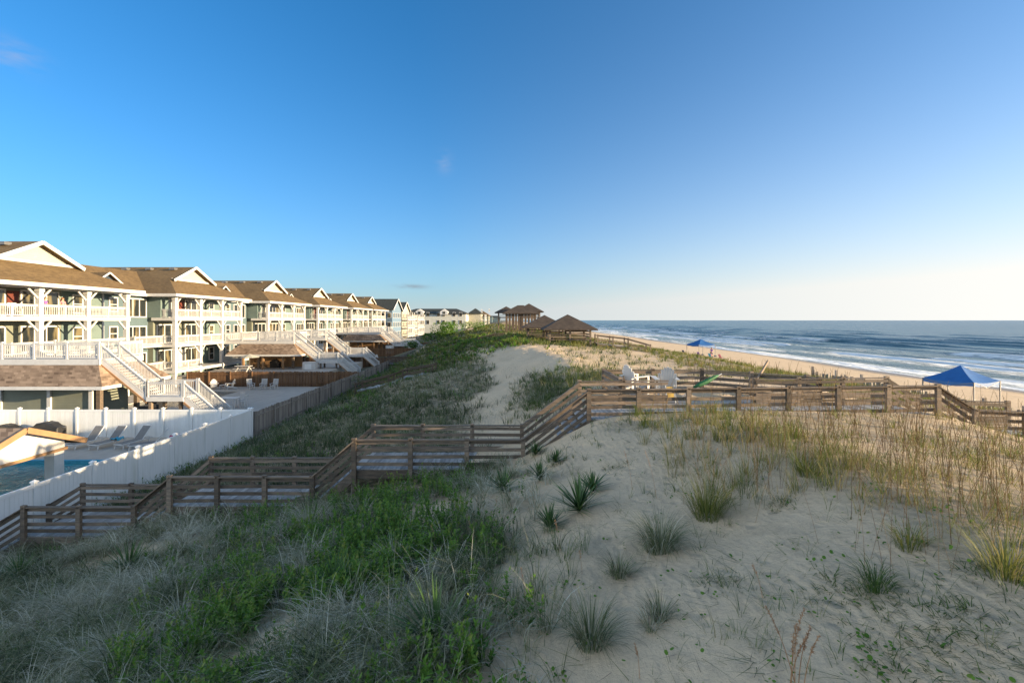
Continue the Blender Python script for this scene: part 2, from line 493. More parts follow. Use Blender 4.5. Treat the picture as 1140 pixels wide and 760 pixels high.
def height(x, y):
    x = np.asarray(x, float); y = np.asarray(y, float)
    yc = np.clip(y, TYK[0], TYK[-1])
    j = np.clip(np.searchsorted(TYK, yc) - 1, 0, len(TYK) - 2)
    t = (yc - TYK[j]) / (TYK[j + 1] - TYK[j])
    xi = np.clip((x - TX[0]) / 0.25, 0, len(TX) - 1.001)
    i = xi.astype(int); f = xi - i
    a = rows[j, i] * (1 - f) + rows[j, i + 1] * f
    b = rows[j + 1, i] * (1 - f) + rows[j + 1, i + 1] * f
    z = a * (1 - t) + b * t
    dune = sstep(-17.2, -14.5, x) * (1 - sstep(20, 30, x))
    east = 1 - .6 * sstep(4.2, 6.0, x)
    near = 1 - sstep(13.2, 14.4, y) * (1 - sstep(17.5, 19, y))
    z = z + dune * (fbm(x / 5.0, y / 5.0, 3) * (.19 + .15 * sstep(20, 60, y)) * near * east + fbm(x / 1.1, y / 1.1, 5) * .10 * near * east + fbm(x / .36, y / .36, 9, 2) * .026 * east)
    z = z + sstep(28, 32, x) * fbm(x / 2.0, y / 2.0, 11, 3) * .03
    return z
def hz(x, y):
    return float(height(np.array([x]), np.array([y]))[0])

def nonuni(lo, hi, segs):
    out = []
    for a, b, s in segs:
        out.append(np.arange(a, b, s))
    return np.unique(np.concatenate(out + [np.array([lo, hi])]))

def grid_mesh(name, xs, ys, Z, mat, attrs=None):
    nx, ny = len(xs), len(ys)
    XX, YY = np.meshgrid(xs, ys)
    co = np.stack([XX, YY, Z], -1).reshape(-1, 3).astype(np.float32)
    idx = np.arange(nx * ny).reshape(ny, nx)
    q = np.stack([idx[:-1, :-1], idx[:-1, 1:], idx[1:, 1:], idx[1:, :-1]], -1).reshape(-1, 4)
    return np_mesh(name, co, q, mat, attrs, True)

def np_mesh(name, co, q, mat, attrs=None, smooth=False):
    k = q.shape[1]
    me = bpy.data.meshes.new(name)
    me.vertices.add(len(co)); me.vertices.foreach_set('co', np.ascontiguousarray(co, np.float32).ravel())
    me.loops.add(q.size); me.loops.foreach_set('vertex_index', np.ascontiguousarray(q, np.int32).ravel())
    me.polygons.add(len(q))
    me.polygons.foreach_set('loop_start', np.arange(0, q.size, k, dtype=np.int32))
    me.polygons.foreach_set('loop_total', np.full(len(q), k, np.int32))
    me.polygons.foreach_set('use_smooth', np.full(len(q), smooth, bool))
    for n, v in (attrs or {}).items():
        a = me.attributes.new(n, 'FLOAT', 'POINT'); a.data.foreach_set('value', np.ascontiguousarray(v, np.float32).ravel())
    me.update(calc_edges=True)
    me.materials.append(M[mat] if isinstance(mat, str) else mat)
    o = bpy.data.objects.new(name, me)
    COL.objects.link(o)
    return o

# vegetation density over the ground, used for the plants and for the litter and painted shade under them
def clump(x, y, s, seed):
    return fbm(x / s, y / s, seed, 3)

def veg(x, y):
    """0 bare sand .. 1 covered"""
    c1 = clump(x, y, 1.6, 21); c2 = clump(x, y, 5.0, 31)
    front = y < 15.3
    left = sstep(.3, -1.3, x + c1 * .9 - .25 * sstep(9, 13, y) * 0)
    # bare patches in the front slope
    patch = np.exp(-(((x + 1.7) / 1.1) ** 2 + ((y - 10.8) / 1.1) ** 2)) + np.exp(-(((x + 3.4) / .55) ** 2 + ((y - 6.4) / .9) ** 2)) + .7 * np.exp(-(((x + 10) / 1.6) ** 2 + ((y - 12.6) / .7) ** 2))
    left = left * (1 - np.clip(patch * 1.2, 0, .95))
    mid = .10 + .35 * sstep(.1, .6, c1)
    crest = sstep(4.0, 5.6, x + c1 * .5) * (.30 + .35 * sstep(-.3, .5, c1))
    vf = np.maximum(np.maximum(left, mid * (x > -1.5)), crest)
    # behind the boardwalk
    slope = sstep(-.6, -3.2, x + c1 * 1.4 + .25 * np.clip(y - 36, 0, 14)) * (.84 + .16 * sstep(-.35, .15, c2))
    mound = np.exp(-(((x - 1.7) / 1.3) ** 2 + ((y - 22) / 3.5) ** 2)) * 1.1
    plat = np.exp(-(((x - 5) / 2.2) ** 2 + ((y - 23.5) / 2.0) ** 2))
    edge = sstep(11, 15, x + c2 * 1.5) * sstep(19, 23, y) * (.55 + .4 * sstep(-.3, .3, c1))
    far = sstep(43, 52, y + c2 * 4) * (.55 + .4 * sstep(-.2, .3, c2))
    sandc = sstep(2.5, 4, x) * (1 - sstep(11, 13, x)) * sstep(24, 27, y) * .14
    vb = np.maximum.reduce([slope, mound, plat, edge, far, sandc + 0 * x])
    v = np.where(front, vf, vb)
    toe = 25.0 + 1.2 * c2 - .08 * np.clip(40 - y, 0, 20)
    v = v * (1 - sstep(toe, toe + 2.2, x)) * sstep(-17.3, -16.9, x)
    return np.clip(v, 0, 1)

def sand_material():
    m, nt, b = new_mat('dune_sand')
    p = pos(nt)
    n1 = noi(nt, p, .5, 5, .6)
    n2 = noi(nt, p, 7.0, 6, .65)
    n3 = noi(nt, p, 90.0, 2, .6)
    base = mixc(nt, rmp(nt, n1, .3, .7), (.60, .455, .30), (.52, .395, .26))
    base = mixc(nt, rmp(nt, n2, .50, .75, 0, .45), base, (.30, .245, .18))
    wet = attr(nt, 'wet')
    base = mixc(nt, wet, base, (.20, .155, .11))
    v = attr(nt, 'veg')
    litter_shade = mixc(nt, rmp(nt, noi(nt, p, 22.0, 4, .7), .35, .65), (.10, .092, .055), (.035, .04, .02))  # plant litter, darkened with the shade of gaps between plants
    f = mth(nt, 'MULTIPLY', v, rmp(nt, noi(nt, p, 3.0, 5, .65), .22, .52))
    base = mixc(nt, mth(nt, 'MULTIPLY', f, .9), base, litter_shade)
    gnd = attr(nt, 'yard')
    base = mixc(nt, gnd, base, mixc(nt, rmp(nt, noi(nt, p, .4, 4), .4, .6), (.16, .135, .095), (.075, .085, .035)))
    base = mixc(nt, rmp(nt, n3, .58, .8, 0, .4), base, (.2, .17, .13))
    n4 = noi(nt, p, 26.0, 5, .75)
    base = mixc(nt, rmp(nt, n4, .60, .72, 0, .55), base, (.22, .18, .13))
    lnk(nt, base, b.inputs["Base Color"])
    h = mth(nt, 'ADD', mth(nt, 'MULTIPLY', n2, 1.0), mth(nt, 'MULTIPLY', n3, .12))
    h = mth(nt, 'ADD', h, mth(nt, 'MULTIPLY', n4, .22))
    vor = nd(nt, "ShaderNodeTexVoronoi"); vor.inputs["Scale"].default_value = 2.6; lnk(nt, p, vor.inputs["Vector"])
    dent = rmp(nt, vor.outputs["Distance"], .05, .28, 0, 1)
    h = mth(nt, 'ADD', h, mth(nt, 'MULTIPLY', dent, .8))
    wv = nd(nt, "ShaderNodeTexWave"); wv.inputs["Scale"].default_value = 2.2; wv.inputs["Distortion"].default_value = 7.0; wv.inputs["Detail"].default_value = 3; wv.inputs["Detail Scale"].default_value = 1.2
    lnk(nt, p, wv.inputs["Vector"])
    h = mth(nt, 'ADD', h, mth(nt, 'MULTIPLY', wv.outputs["Fac"], mth(nt, 'MULTIPLY', rmp(nt, n1, .4, .6), .28)))
    lnk(nt, bmp(nt, h, .6, .09), b.inputs["Normal"])
    lnk(nt, rmp(nt, wet, 0, 1, .95, .35), b.inputs["Roughness"])
    b.inputs["Specular IOR Level"].default_value = .2
    return m
M['sand'] = sand_material()

gx = nonuni(-4000, 180, [(-4000, -300, 250), (-300, -60, 20), (-60, -20, 1.0), (-20, 14, .13), (14, 34, .3), (34, 80, 1.0), (80, 180, 8)])
gy = nonuni(-60, 9000, [(-60, -10, 4), (-10, 2, .5), (2, 20, .13), (20, 50, .25), (50, 110, .7), (110, 300, 3), (300, 800, 25), (800, 9000, 400)])
GX, GY = np.meshgrid(gx, gy)
GZ = height(GX, GY)
GZ = np.where(GX < -60, -8.0 + 0 * GX, GZ)
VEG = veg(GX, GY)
shore = 65 + 3.0 * vnoise(GY / 38.0, GY * 0, 41) + 1.0 * vnoise(GY / 9.0, GY * 0, 43)
WET = sstep(-9, -2, GX - shore)
YARD = 1 - sstep(-17.6, -17.2, GX)
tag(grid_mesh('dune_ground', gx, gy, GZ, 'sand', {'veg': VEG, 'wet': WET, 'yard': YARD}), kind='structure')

# ------------------------------------------------------------------ sea
def sea_material():
    m, nt, b = new_mat('sea_water')
    x, y, z = sep(nt, pos(nt))
    foam = attr(nt, 'foam')
    v = nd(nt, "ShaderNodeCombineXYZ"); lnk(nt, x, v.inputs[0]); lnk(nt, mth(nt, 'MULTIPLY', y, .22), v.inputs[1])
    lac = noi(nt, v.outputs[0], .9, 6, .68, .6)
    fine = noi(nt, pos(nt, 1, .5, 1), 3.0, 5, .7)
    fo = mth(nt, 'ADD', foam, mth(nt, 'MULTIPLY', mth(nt, 'SUBTRACT', lac, .5), 1.5))
    fo = mth(nt, 'ADD', fo, mth(nt, 'MULTIPLY', mth(nt, 'SUBTRACT', fine, .5), .5))
    fo = mth(nt, 'MULTIPLY', rmp(nt, fo, .36, .64), rmp(nt, foam, .02, .12))
    depth = rmp(nt, x, 64, 150)
    big = rmp(nt, noi(nt, pos(nt, .02, .004, 1), 1.0, 3), .35, .65)
    deep = mixc(nt, big, (.016, .070, .095), (.022, .088, .110))
    col = mixc(nt, depth, (.10, .145, .135), deep)
    col = mixc(nt, fo, col, (.74, .75, .74))
    lnk(nt, col, b.inputs["Base Color"])
    lnk(nt, rmp(nt, fo, 0, 1, .22, .8), b.inputs["Roughness"])
    b.inputs["IOR"].default_value = 1.33
    b.inputs["Specular IOR Level"].default_value = .38
    w1 = noi(nt, pos(nt, .55, .18, 1), 1.0, 5, .6, .3)
    w2 = noi(nt, pos(nt, .06, .02, 1), 1.0, 4, .6, .3)
    h = mth(nt, 'ADD', mth(nt, 'MULTIPLY', w1, .8), mth(nt, 'MULTIPLY', w2, 3.5))
    h = mth(nt, 'ADD', h, mth(nt, 'MULTIPLY', fo, .15))
    lnk(nt, bmp(nt, h, 1.0, 1.3), b.inputs["Normal"])
    return m
M['sea'] = sea_material()
sx = nonuni(56, 40000, [(56, 150, .5), (150, 300, 1.2), (300, 900, 12), (900, 6000, 250), (6000, 40000, 3000)])
sy = nonuni(-6000, 40000, [(-6000, -200, 800), (-200, 20, 6), (20, 260, .9), (260, 900, 5), (900, 6000, 120), (6000, 40000, 3000)])
SX, SY = np.meshgrid(sx, sy)
SZ = np.full(SX.shape, -9.0)
FO = np.zeros(SX.shape)
sh = 65 + 3.0 * vnoise(SY / 38.0, SY * 0, 41) + 1.0 * vnoise(SY / 9.0, SY * 0, 43)
lines = [(71, 1.6, .16, 1.0), (78, 2.2, .26, .95), (88, 2.4, .40, .9), (100, 2.6, .62, .75), (114, 3.0, .9, .78), (133, 3.2, 1.0, .66), (150, 3.2, .8, .5), (168, 3.8, .9, .5), (195, 4.4, .85, .36), (228, 5.5, .8, .3), (270, 6, .7, .25), (320, 6, .6, .2)]
for k, (xc, wd, amp, fm) in enumerate(lines):
    cx = xc + 4.5 * vnoise(SY / 60.0, SY * 0 + k, 60 + k) + 1.6 * vnoise(SY / 14.0, SY * 0, 80 + k)
    act = sstep(-.35, .25, vnoise(SY / 45.0, SY * 0 + .5, 100 + k) + .25 * vnoise(SY / 13.0, SY * 0, 120 + k))
    d = SX - cx
    prof = np.where(d < 0, np.exp(-(d / (wd * .55)) ** 2), np.exp(-(d / (wd * 1.9)) ** 2))
    SZ += amp * prof * (.35 + .65 * act)
    br = sstep(.45 - fm * .7, .95 - fm * .6, act * (.6 + .5 * vnoise(SY / 30.0, SY * 0, 140 + k)))
    # broken white water trails shoreward of the crest
    tail = np.where(d < .4, np.exp(-np.clip(-d, 0, 99) / (6.5 if fm > .5 else 3.5)), np.exp(-(d / .5) ** 2))
    FO = np.maximum(FO, tail * br * fm * 1.15)
swash = np.exp(-((SX - sh - 1.2) / 1.8) ** 2)
FO = np.maximum(FO, swash * .95)
inner = (1 - sstep(80, 104, SX)) * .62 * (.6 + .4 * vnoise(SX / 6.0, SY / 20.0, 150))
FO = np.maximum(FO, inner)
FO = np.maximum(FO, .42 * (1 - sstep(100, 190, SX)) * sstep(-.2, .6, fbm(SX / 9.0, SY / 45.0, 160)))
SZ += sstep(66, 80, SX) * .07 * fbm(SX / 2.5, SY / 6.0, 170, 3) * (1 - sstep(300, 500, SX))
tag(grid_mesh('sea', sx, sy, SZ, 'sea', {'foam': FO}), kind='structure')

# ------------------------------------------------------------------ row houses
G0 = -7.9                                   # ground level of the yards, measured from the camera
FL = (1.95, 5.05, 8.2)                      # porch floors above that ground
def railing(mb, p, q, h=1.0, step=.15, post=.09, bal=.04, posts=True, ends=(1, 1)):
    """white baluster railing between two floor points"""
    p, q = Vector(p), Vector(q)
    L = (q - p).length
    if L < .05: return
    up = Vector((0, 0, 1))
    mb.beam(p + up * h, q + up * h, .11, .06, .5)
    mb.beam(p + up * (h - .1), q + up * (h - .1), .05, .08, .5)
    mb.beam(p + up * .12, q + up * .12, .05, .08, .5)
    n = max(1, int(L / step))
    for i in range(1, n):
        c = p + (q - p) * (i / n)
        mb.beam(c + up * .12, c + up * (h - .1), bal, bal, .5)
    if posts:
        for c in [x for x, e_ in zip((p, q), ends) if e_]:
            mb.beam(c - up * .05, c + up * (h + .12), post * 1.4, post * 1.4, .5)

def door_or_window(par, x, y0, y1, z0, z1, kind):
    """on an east-facing wall at x: white frame with panes as its sub-part"""
    f, g = MB(), MB()
    w = .12
    f.box(x, x + .09, y0, y0 + w, z0, z1, .5); f.box(x, x + .09, y1 - w, y1, z0, z1, .5)
    f.box(x, x + .09, y0 + w, y1 - w, z1 - w, z1, .5)
    f.box(x, x + .09, y0 + w, y1 - w, z0, z0 + w, .5)
    n = 3 if kind == 'sliding_door' and y1 - y0 > 2.4 else (2 if kind == 'sliding_door' else 1)
    wy = (y1 - y0 - 2 * w) / n
    for i in range(n):
        a = y0 + w + i * wy
        g.box(x + .02, x + .045, a, a + wy, z0 + w, z1 - w)
        if i: f.box(x + .002, x + .085, a - .05, a + .05, z0 + w, z1 - w, .5)
    if kind == 'window':
        f.box(x + .002, x + .085, y0 + w, y1 - w, (z0 + z1) / 2 - .04, (z0 + z1) / 2 + .04, .5)
    o = f.build(kind, 'white', par)
    g.build('pane', 'glass', o)
    return o

def house():
    t = thing('row_house')
    # walls
    MB().box(-20, -2.6, -6.5, 6.5, 0, 10.95).build('wall', 'sage', t)
    MB().box(-20, -3.2, 6.5, 13.55, 0, 10.95).build('wall', 'slate', t)
    MB().box(-3.3, -1.6, -6.62, -5.4, 8.2, 10.9).build('closet_wall', 'teal', t)
    # north part of the porch wall is darker siding
    MB().box(-2.6, -2.57, 2.3, 6.5, 0, 10.9).build('siding_panel', 'teal', t)
    MB().box(-2.6, -2.57, -6.5, 2.3, 0, 5.0).build('siding_panel', 'teal', t)
    for k, z in enumerate(FL):
        MB().box(-2.6, .22, -6.75, 6.75, z - .34, z).build('porch_floor', 'white', t)
    # columns and beam
    ys = (-6.5, -2.17, 2.17, 6.5)
    for y in ys:
        c = MB()
        c.box(-.18, .18, y - .18, y + .18, 0, 10.75, .5)
        for z in FL: c.box(-.235, .235, y - .23, y + .23, z - .40, z - .06, .5)
        c.box(-.225, .23, y - .22, y + .225, 10.3, 10.6, .5)
        c.build('column', 'white', t)
    b = MB(); b.box(-.15, .15, -6.74, 6.74, 10.62, 10.98, .5); b.box(-2.55, -.16, -6.64, -6.36, 10.62, 10.96, .5)
    b.build('porch_beam', 'white', t)
    for z in (FL[1] - .34, FL[2] - .34, 10.62):
        for i, y in enumerate(ys):
            for s in (-1, 1):
                if (i == 0 and s < 0) or (i == 3 and s > 0): continue
                m = MB(); m.beam((0, y + s * .17, z - .85), (0, y + s * .95, z - .03), .12, .13, .5)
                m.build('bracket', 'white', t)
    # railings
    for k, z in enumerate(FL):
        for i in range(3):
            if k == 0 and i == 1: continue
            m = MB(); railing(m, (0, ys[i] + .18, z), (0, ys[i + 1] - .18, z), posts=False)
            mid = (ys[i] + ys[i + 1]) / 2
            m.box(-.06, .06, mid - .06, mid + .06, z, z + 1.08, .5)
            m.build('railing', 'white', t)
        m = MB(); railing(m, (-1.55 if k == 2 else -2.5, -6.5, z), (-.18, -6.5, z), posts=False); m.build('railing', 'white', t)
    # openings of the porch wall
    for k, z in enumerate(FL):
        door_or_window(t, -2.56, -6.05, -2.5, z + .02, z + 2.35, 'sliding_door')
        door_or_window(t, -2.56, -1.35, 2.0, z + .02, z + 2.35, 'sliding_door')
        if k != 1:
            m = MB(); m.box(-2.57, -2.5, -2.38, -1.45, z + .02, z + 2.2); m.build('door', 'door_red' if k == 2 else 'white', t)
        door_or_window(t, -2.55, 3.3, 4.4, z + .35, z + 2.2, 'window')
        door_or_window(t, -3.18, 8.0, 9.1, z + .6, z + 2.2, 'window')
        door_or_window(t, -3.18, 10.0, 13.0, z + .02, z + 2.2, 'sliding_door')
        # corner boards of the recessed wall
        MB().box(-3.2, -3.12, 7.2, 7.42, z - .3, z + 2.7, .5).build('corner_board', 'white', t)
    for z in FL[:2]:
        bl = MB().box(-3.2, -1.4, 9.2, 13.42, z - .28, z).build('balcony', 'white', t)
        m = MB(); railing(m, (-1.45, 9.3, z), (-1.45, 13.35, z)); m.build('railing', 'white', bl)
        m = MB(); railing(m, (-1.55, 9.3, z), (-3.1, 9.3, z), posts=False); m.build('railing', 'white', bl)
    # main roof: hip with a gablet at its seaward end
    e, zr, zg, ze = 1.0, 14.95, 12.97, 11.02
    D = (0, 0, -.16)
    r = MB()
    r.slab([(e, -7.65, ze), (e, 7.65, ze), (-2.6, 3.88, zg), (-2.6, -3.88, zg)], D)
    r.slab([(-20, -7.65, ze), (e, -7.65, ze), (-2.6, -3.88, zg), (-1.95, -3.88, zg), (-1.95, 0, zr), (-20, 0, zr)], D)
    r.slab([(e, 7.65, ze), (-20, 7.65, ze), (-20, 0, zr), (-1.95, 0, zr), (-1.95, 3.88, zg), (-2.6, 3.88, zg)], D)
    roof = r.build('roof', 'roof', t)
    for i in range(5):
        MB().box(-17 + i * 3.1, -16.3 + i * 3.1, -1.35, -.75, 14.45, 14.72).build('roof_vent', 'metal', roof)
    # link roof to the next house
    r = MB()
    r.slab([(-2.4, 6.0, 10.98), (-2.4, 12.9, 10.98), (-8.7, 19.1, 14.2), (-8.7, 2.2, 14.2)], D)
    r.slab([(-8.7, 2.2, 14.2), (-8.7, 19.1, 14.2), (-15.0, 12.9, 10.98), (-15.0, 6.0, 10.98)], D)
    r.build('link_roof', 'roof', t)
    # white fascia along the eaves
    fz = MB()
    fz.box(e - .02, e + .05, -7.7, 7.7, ze - .34, ze - .02, .5)
    fz.box(-20, e - .02, -7.70, -7.62, ze - .34, ze - .02, .5)
    fz.box(-20, e - .02, 7.62, 7.70, ze - .34, ze - .02, .5)
    fz.box(-2.42, -2.35, 7.72, 13.0, ze - .36, ze - .06, .5)
    fz.build('fascia', 'white', t)
    sf = MB(); sf.box(-2.55, e - .04, -7.6, 7.6, ze - .32, ze - .24, .5); sf.build('soffit', 'white', t)
    # gablet
    g = MB().slab([(-2.62, -3.8, zg - .05), (-2.62, 3.8, zg - .05), (-2.62, 0, zr - .12)], (-.2, 0, 0)).build('gable_wall', 'cream', t)
    m = MB()
    for s in (-1, 1):
        m.beam((-1.93, s * 3.98, zg - .12), (-1.93, 0, zr - .1), .09, .32, .5)
    m.box(-2.58, -2.48, -3.6, 3.6, zg - .02, zg + .2, .5)
    m.build('rake_trim', 'white', g)
    # little louvred dormer where the link begins
    yc = 8.3
    dm = MB()
    for s in (-1, 1):
        dm.slab([(-3.3, yc + s * 1.75, 11.85), (-3.3, yc, 13.05), (-7, yc, 13.05), (-7, yc + s * 1.75, 11.85)], (0, 0, -.1))
    dmo = dm.build('dormer', 'roof', t)
    MB().slab([(-3.75, yc - 1.6, 11.8), (-3.75, yc + 1.6, 11.8), (-3.75, yc, 12.9)], (-.2, 0, 0)).build('louvre', 'louvre', dmo)
    m = MB()
    for s in (-1, 1):
        m.beam((-3.28, yc + s * 1.8, 11.78), (-3.28, yc, 13.01), .08, .16, .5)
    m.build('rake_trim', 'white', dmo)
    return t

UNITS = [40.7, 60.5, 81.0, 100.2, 119.8, 136.5]
HLAB = ['nearest tan roofed row house with white porches and cream gable, at left frame edge',
        'second tan roofed row house from the left, its gable behind the long white deck',
        'third tan roofed row house, its porch above the upper end of two white stairs',
        'fourth tan roofed row house with three porch bays, halfway along the row',
        'fifth tan roofed row house, small in the row before the last tan gable',
        'last and smallest tan roofed row house, next to the blue house']
H0 = house()
H0.location = (-40, UNITS[0], G0)
tag(H0, HLAB[0], 'house', 'tan roofed row houses behind the dune')
for i in range(1, 6):
    dup(H0, (-40, UNITS[i], G0), 0, HLAB[i])

# ------------------------------------------------------------------ other houses down the beach
def block(name, x0, x1, y0, y1, z0, z1, ridge, wall, roof, label, cat, along='y', win=(), over=.6, hip=0.0):
    """gabled or hipped building: walls, roof, rows of windows on its south and east faces"""
    t = thing(name, ((x0 + x1) / 2, y0, z0), 0, label, cat)
    cx = (x0 + x1) / 2
    lx0, lx1, ly1, h = x0 - cx, x1 - cx, y1 - y0, z1 - z0
    MB().box(lx0, lx1, 0, ly1, 0, h).build('wall', wall, t)
    r = MB(); D = (0, 0, -.2); rh = ridge - z0; o = over
    if along == 'y':
        for s, xe in ((-1, lx0 - o), (1, lx1 + o)):
            r.slab([(xe, -o, h - .1), (0, -o + hip, rh), (0, ly1 + o - hip, rh), (xe, ly1 + o, h - .1)], D)
        if hip:
            r.slab([(lx0 - o, -o, h - .1), (lx1 + o, -o, h - .1), (0, -o + hip, rh)], D)
        else:
            MB().slab([(lx0, .02, h), (lx1, .02, h), (0, .02, rh - .25)], (0, .3, 0)).build('gable_wall', wall, t)
    else:
        ym = ly1 / 2
        for ye in (-o, ly1 + o):
            r.slab([(lx0 - o, ye, h - .1), (lx0 - o + hip, ym, rh), (lx1 + o - hip, ym, rh), (lx1 + o, ye, h - .1)], D)
        if hip:
            r.slab([(lx1 + o, -o, h - .1), (lx1 + o, ly1 + o, h - .1), (lx1 + o - hip, ym, rh)], D)
        else:
            MB().slab([(lx1 - .02, 0, h), (lx1 - .02, ly1, h), (lx1 - .02, ym, rh - .25)], (-.3, 0, 0)).build('gable_wall', wall, t)
            m = MB()
            for ye in (-o, ly1 + o):
                m.beam((lx1 + o + .03, ye, h - .2), (lx1 + o + .03, ym, rh - .1), .1, .35, .5)
            m.build('rake_trim', 'white', t)
    r.build('roof', roof, t)
    for face, u, v, w, hh in win:
        f, g = MB(), MB()
        if face == 's':
            x = lx0 + u * (lx1 - lx0); z = v
            f.box(x - w / 2, x + w / 2, -.09, 0, z - .1, z + hh, .5); g.box(x - w / 2 + .14, x + w / 2 - .14, -.12, -.092, z + .04, z + hh - .14)
        else:
            y = u * ly1; z = v
            f.box(lx1, lx1 + .09, y - w / 2, y + w / 2, z - .1, z + hh, .5); g.box(lx1 + .092, lx1 + .12, y - w / 2 + .14, y + w / 2 - .14, z + .04, z + hh - .14)
        fo = f.build('window', 'white', t); g.build('pane', 'glass', fo)
    return t

def porch(t, lx, y0, y1, levels, top):
    c = MB()
    n = max(2, int((y1 - y0) / 3))
    for i in range(n + 1):
        y = y0 + (y1 - y0) * i / n
        MB().box(lx + 1.9, lx + 2.15, y - .14, y + .14, 0, top, .5).build('column', 'white', t)
    for z in levels:
        MB().box(lx + .02, lx + 2.3, y0 - .2, y1 + .2, z - .3, z, .5).build('porch_floor', 'white', t)
        m = MB(); railing(m, (lx + 2.05, y0, z), (lx + 2.05, y1, z), step=.3, bal=.07); m.build('railing', 'white', t)

ew = [('e', u, v, 1.3, 1.6) for u in (.15, .38, .62, .85) for v in (2.6, 5.8, 8.9)]
sw = [('s', u, v, 1.3, 1.6) for u in (.55, .78, .93) for v in (5.8, 8.9)]
t = block('beach_house', -54, -40, 152, 164, -8, 3.6, 7.4, 'blue', 'roof_dark', 'bright blue three storey beach house beyond the tan roofed row', 'house', 'x', ew + sw)
t = block('beach_house', -53, -40.5, 167.5, 179, -8, 3.4, 6.9, 'cream', 'roof_dark', 'pale house with dark roof and stacked white porches beside the blue house', 'house', 'x', ew)
porch(t, 6.3, 0, 11.5, (2.2, 5.2, 8.2), 11)
t = block('beach_house', -52, -40, 183, 196, -8, 2.6, 5.4, 'white', 'roof_dark', 'white porch house with low dark roof, standing before the long cream building', 'house', 'y', ew, hip=4)
porch(t, 6.0, 0, 13, (2.2, 5.2, 8.2), 10.4)
win = [('s', u, v, 1.5, 1.9) for u in (.08, .16, .34, .42, .58, .66, .82, .92) for v in (4.2, 7.8)] + [('e', u, v, 1.3, 1.7) for u in (.3, .7) for v in (4.2, 7.8)]
t = block('long_hotel', -52, -21.5, 212, 230, -6, 3.2, 5.6, 'offwhite', 'roof_dark', 'long cream building with dark green roof and rows of small windows', 'hotel', 'x', win, hip=6)
for ux in (-6.2, 5.2):
    d = MB().slab([(ux - 1.8, -1.2, 8.6), (ux + 1.8, -1.2, 8.6), (ux + 1.8, -1.2, 10.0), (ux, -1.2, 11.2), (ux - 1.8, -1.2, 10.0)], (0, 4, 0)).build('dormer', 'white', t)
    m = MB(); m.box(ux - .6, ux + .6, -1.26, -1.205, 8.9, 10.0); m.build('pane', 'glass', d)
t = block('beach_house', -21.6, -15.5, 226, 240, -5, 3.4, 6.0, 'cream', 'roof_dark', 'cream house with seaward white porches at the end of the long building', 'house', 'y', ew, hip=4)
porch(t, 3.0, 0, 14, (2.2, 5.2), 8)
t = block('beach_house', -20, -13.0, 250, 268, -4, 2.8, 5.2, 'sage', 'roof', 'small tan roofed house just peeping out beyond the cream porches', 'house', 'y', ew, hip=4)
for k, (px, Y, w, hh, dp, lab) in enumerate([(538, 420, 16, 5.0, 14, 'far grey house on the dune skyline, left of the gazebos'), (549, 520, 16, 5.2, 14, 'farthest small grey house on the skyline, nearest the gazebos')]):
    X = (px - 570) / 506.7 * Y
    t = block('distant_house', X - w / 2, X + w / 2, Y, Y + dp, -2, hh - 1.4, hh, 'slate', 'roof_dark', lab, 'house', 'x', [('s', u, 3.0, 1.4, 1.6) for u in (.2, .5, .8)], hip=4)

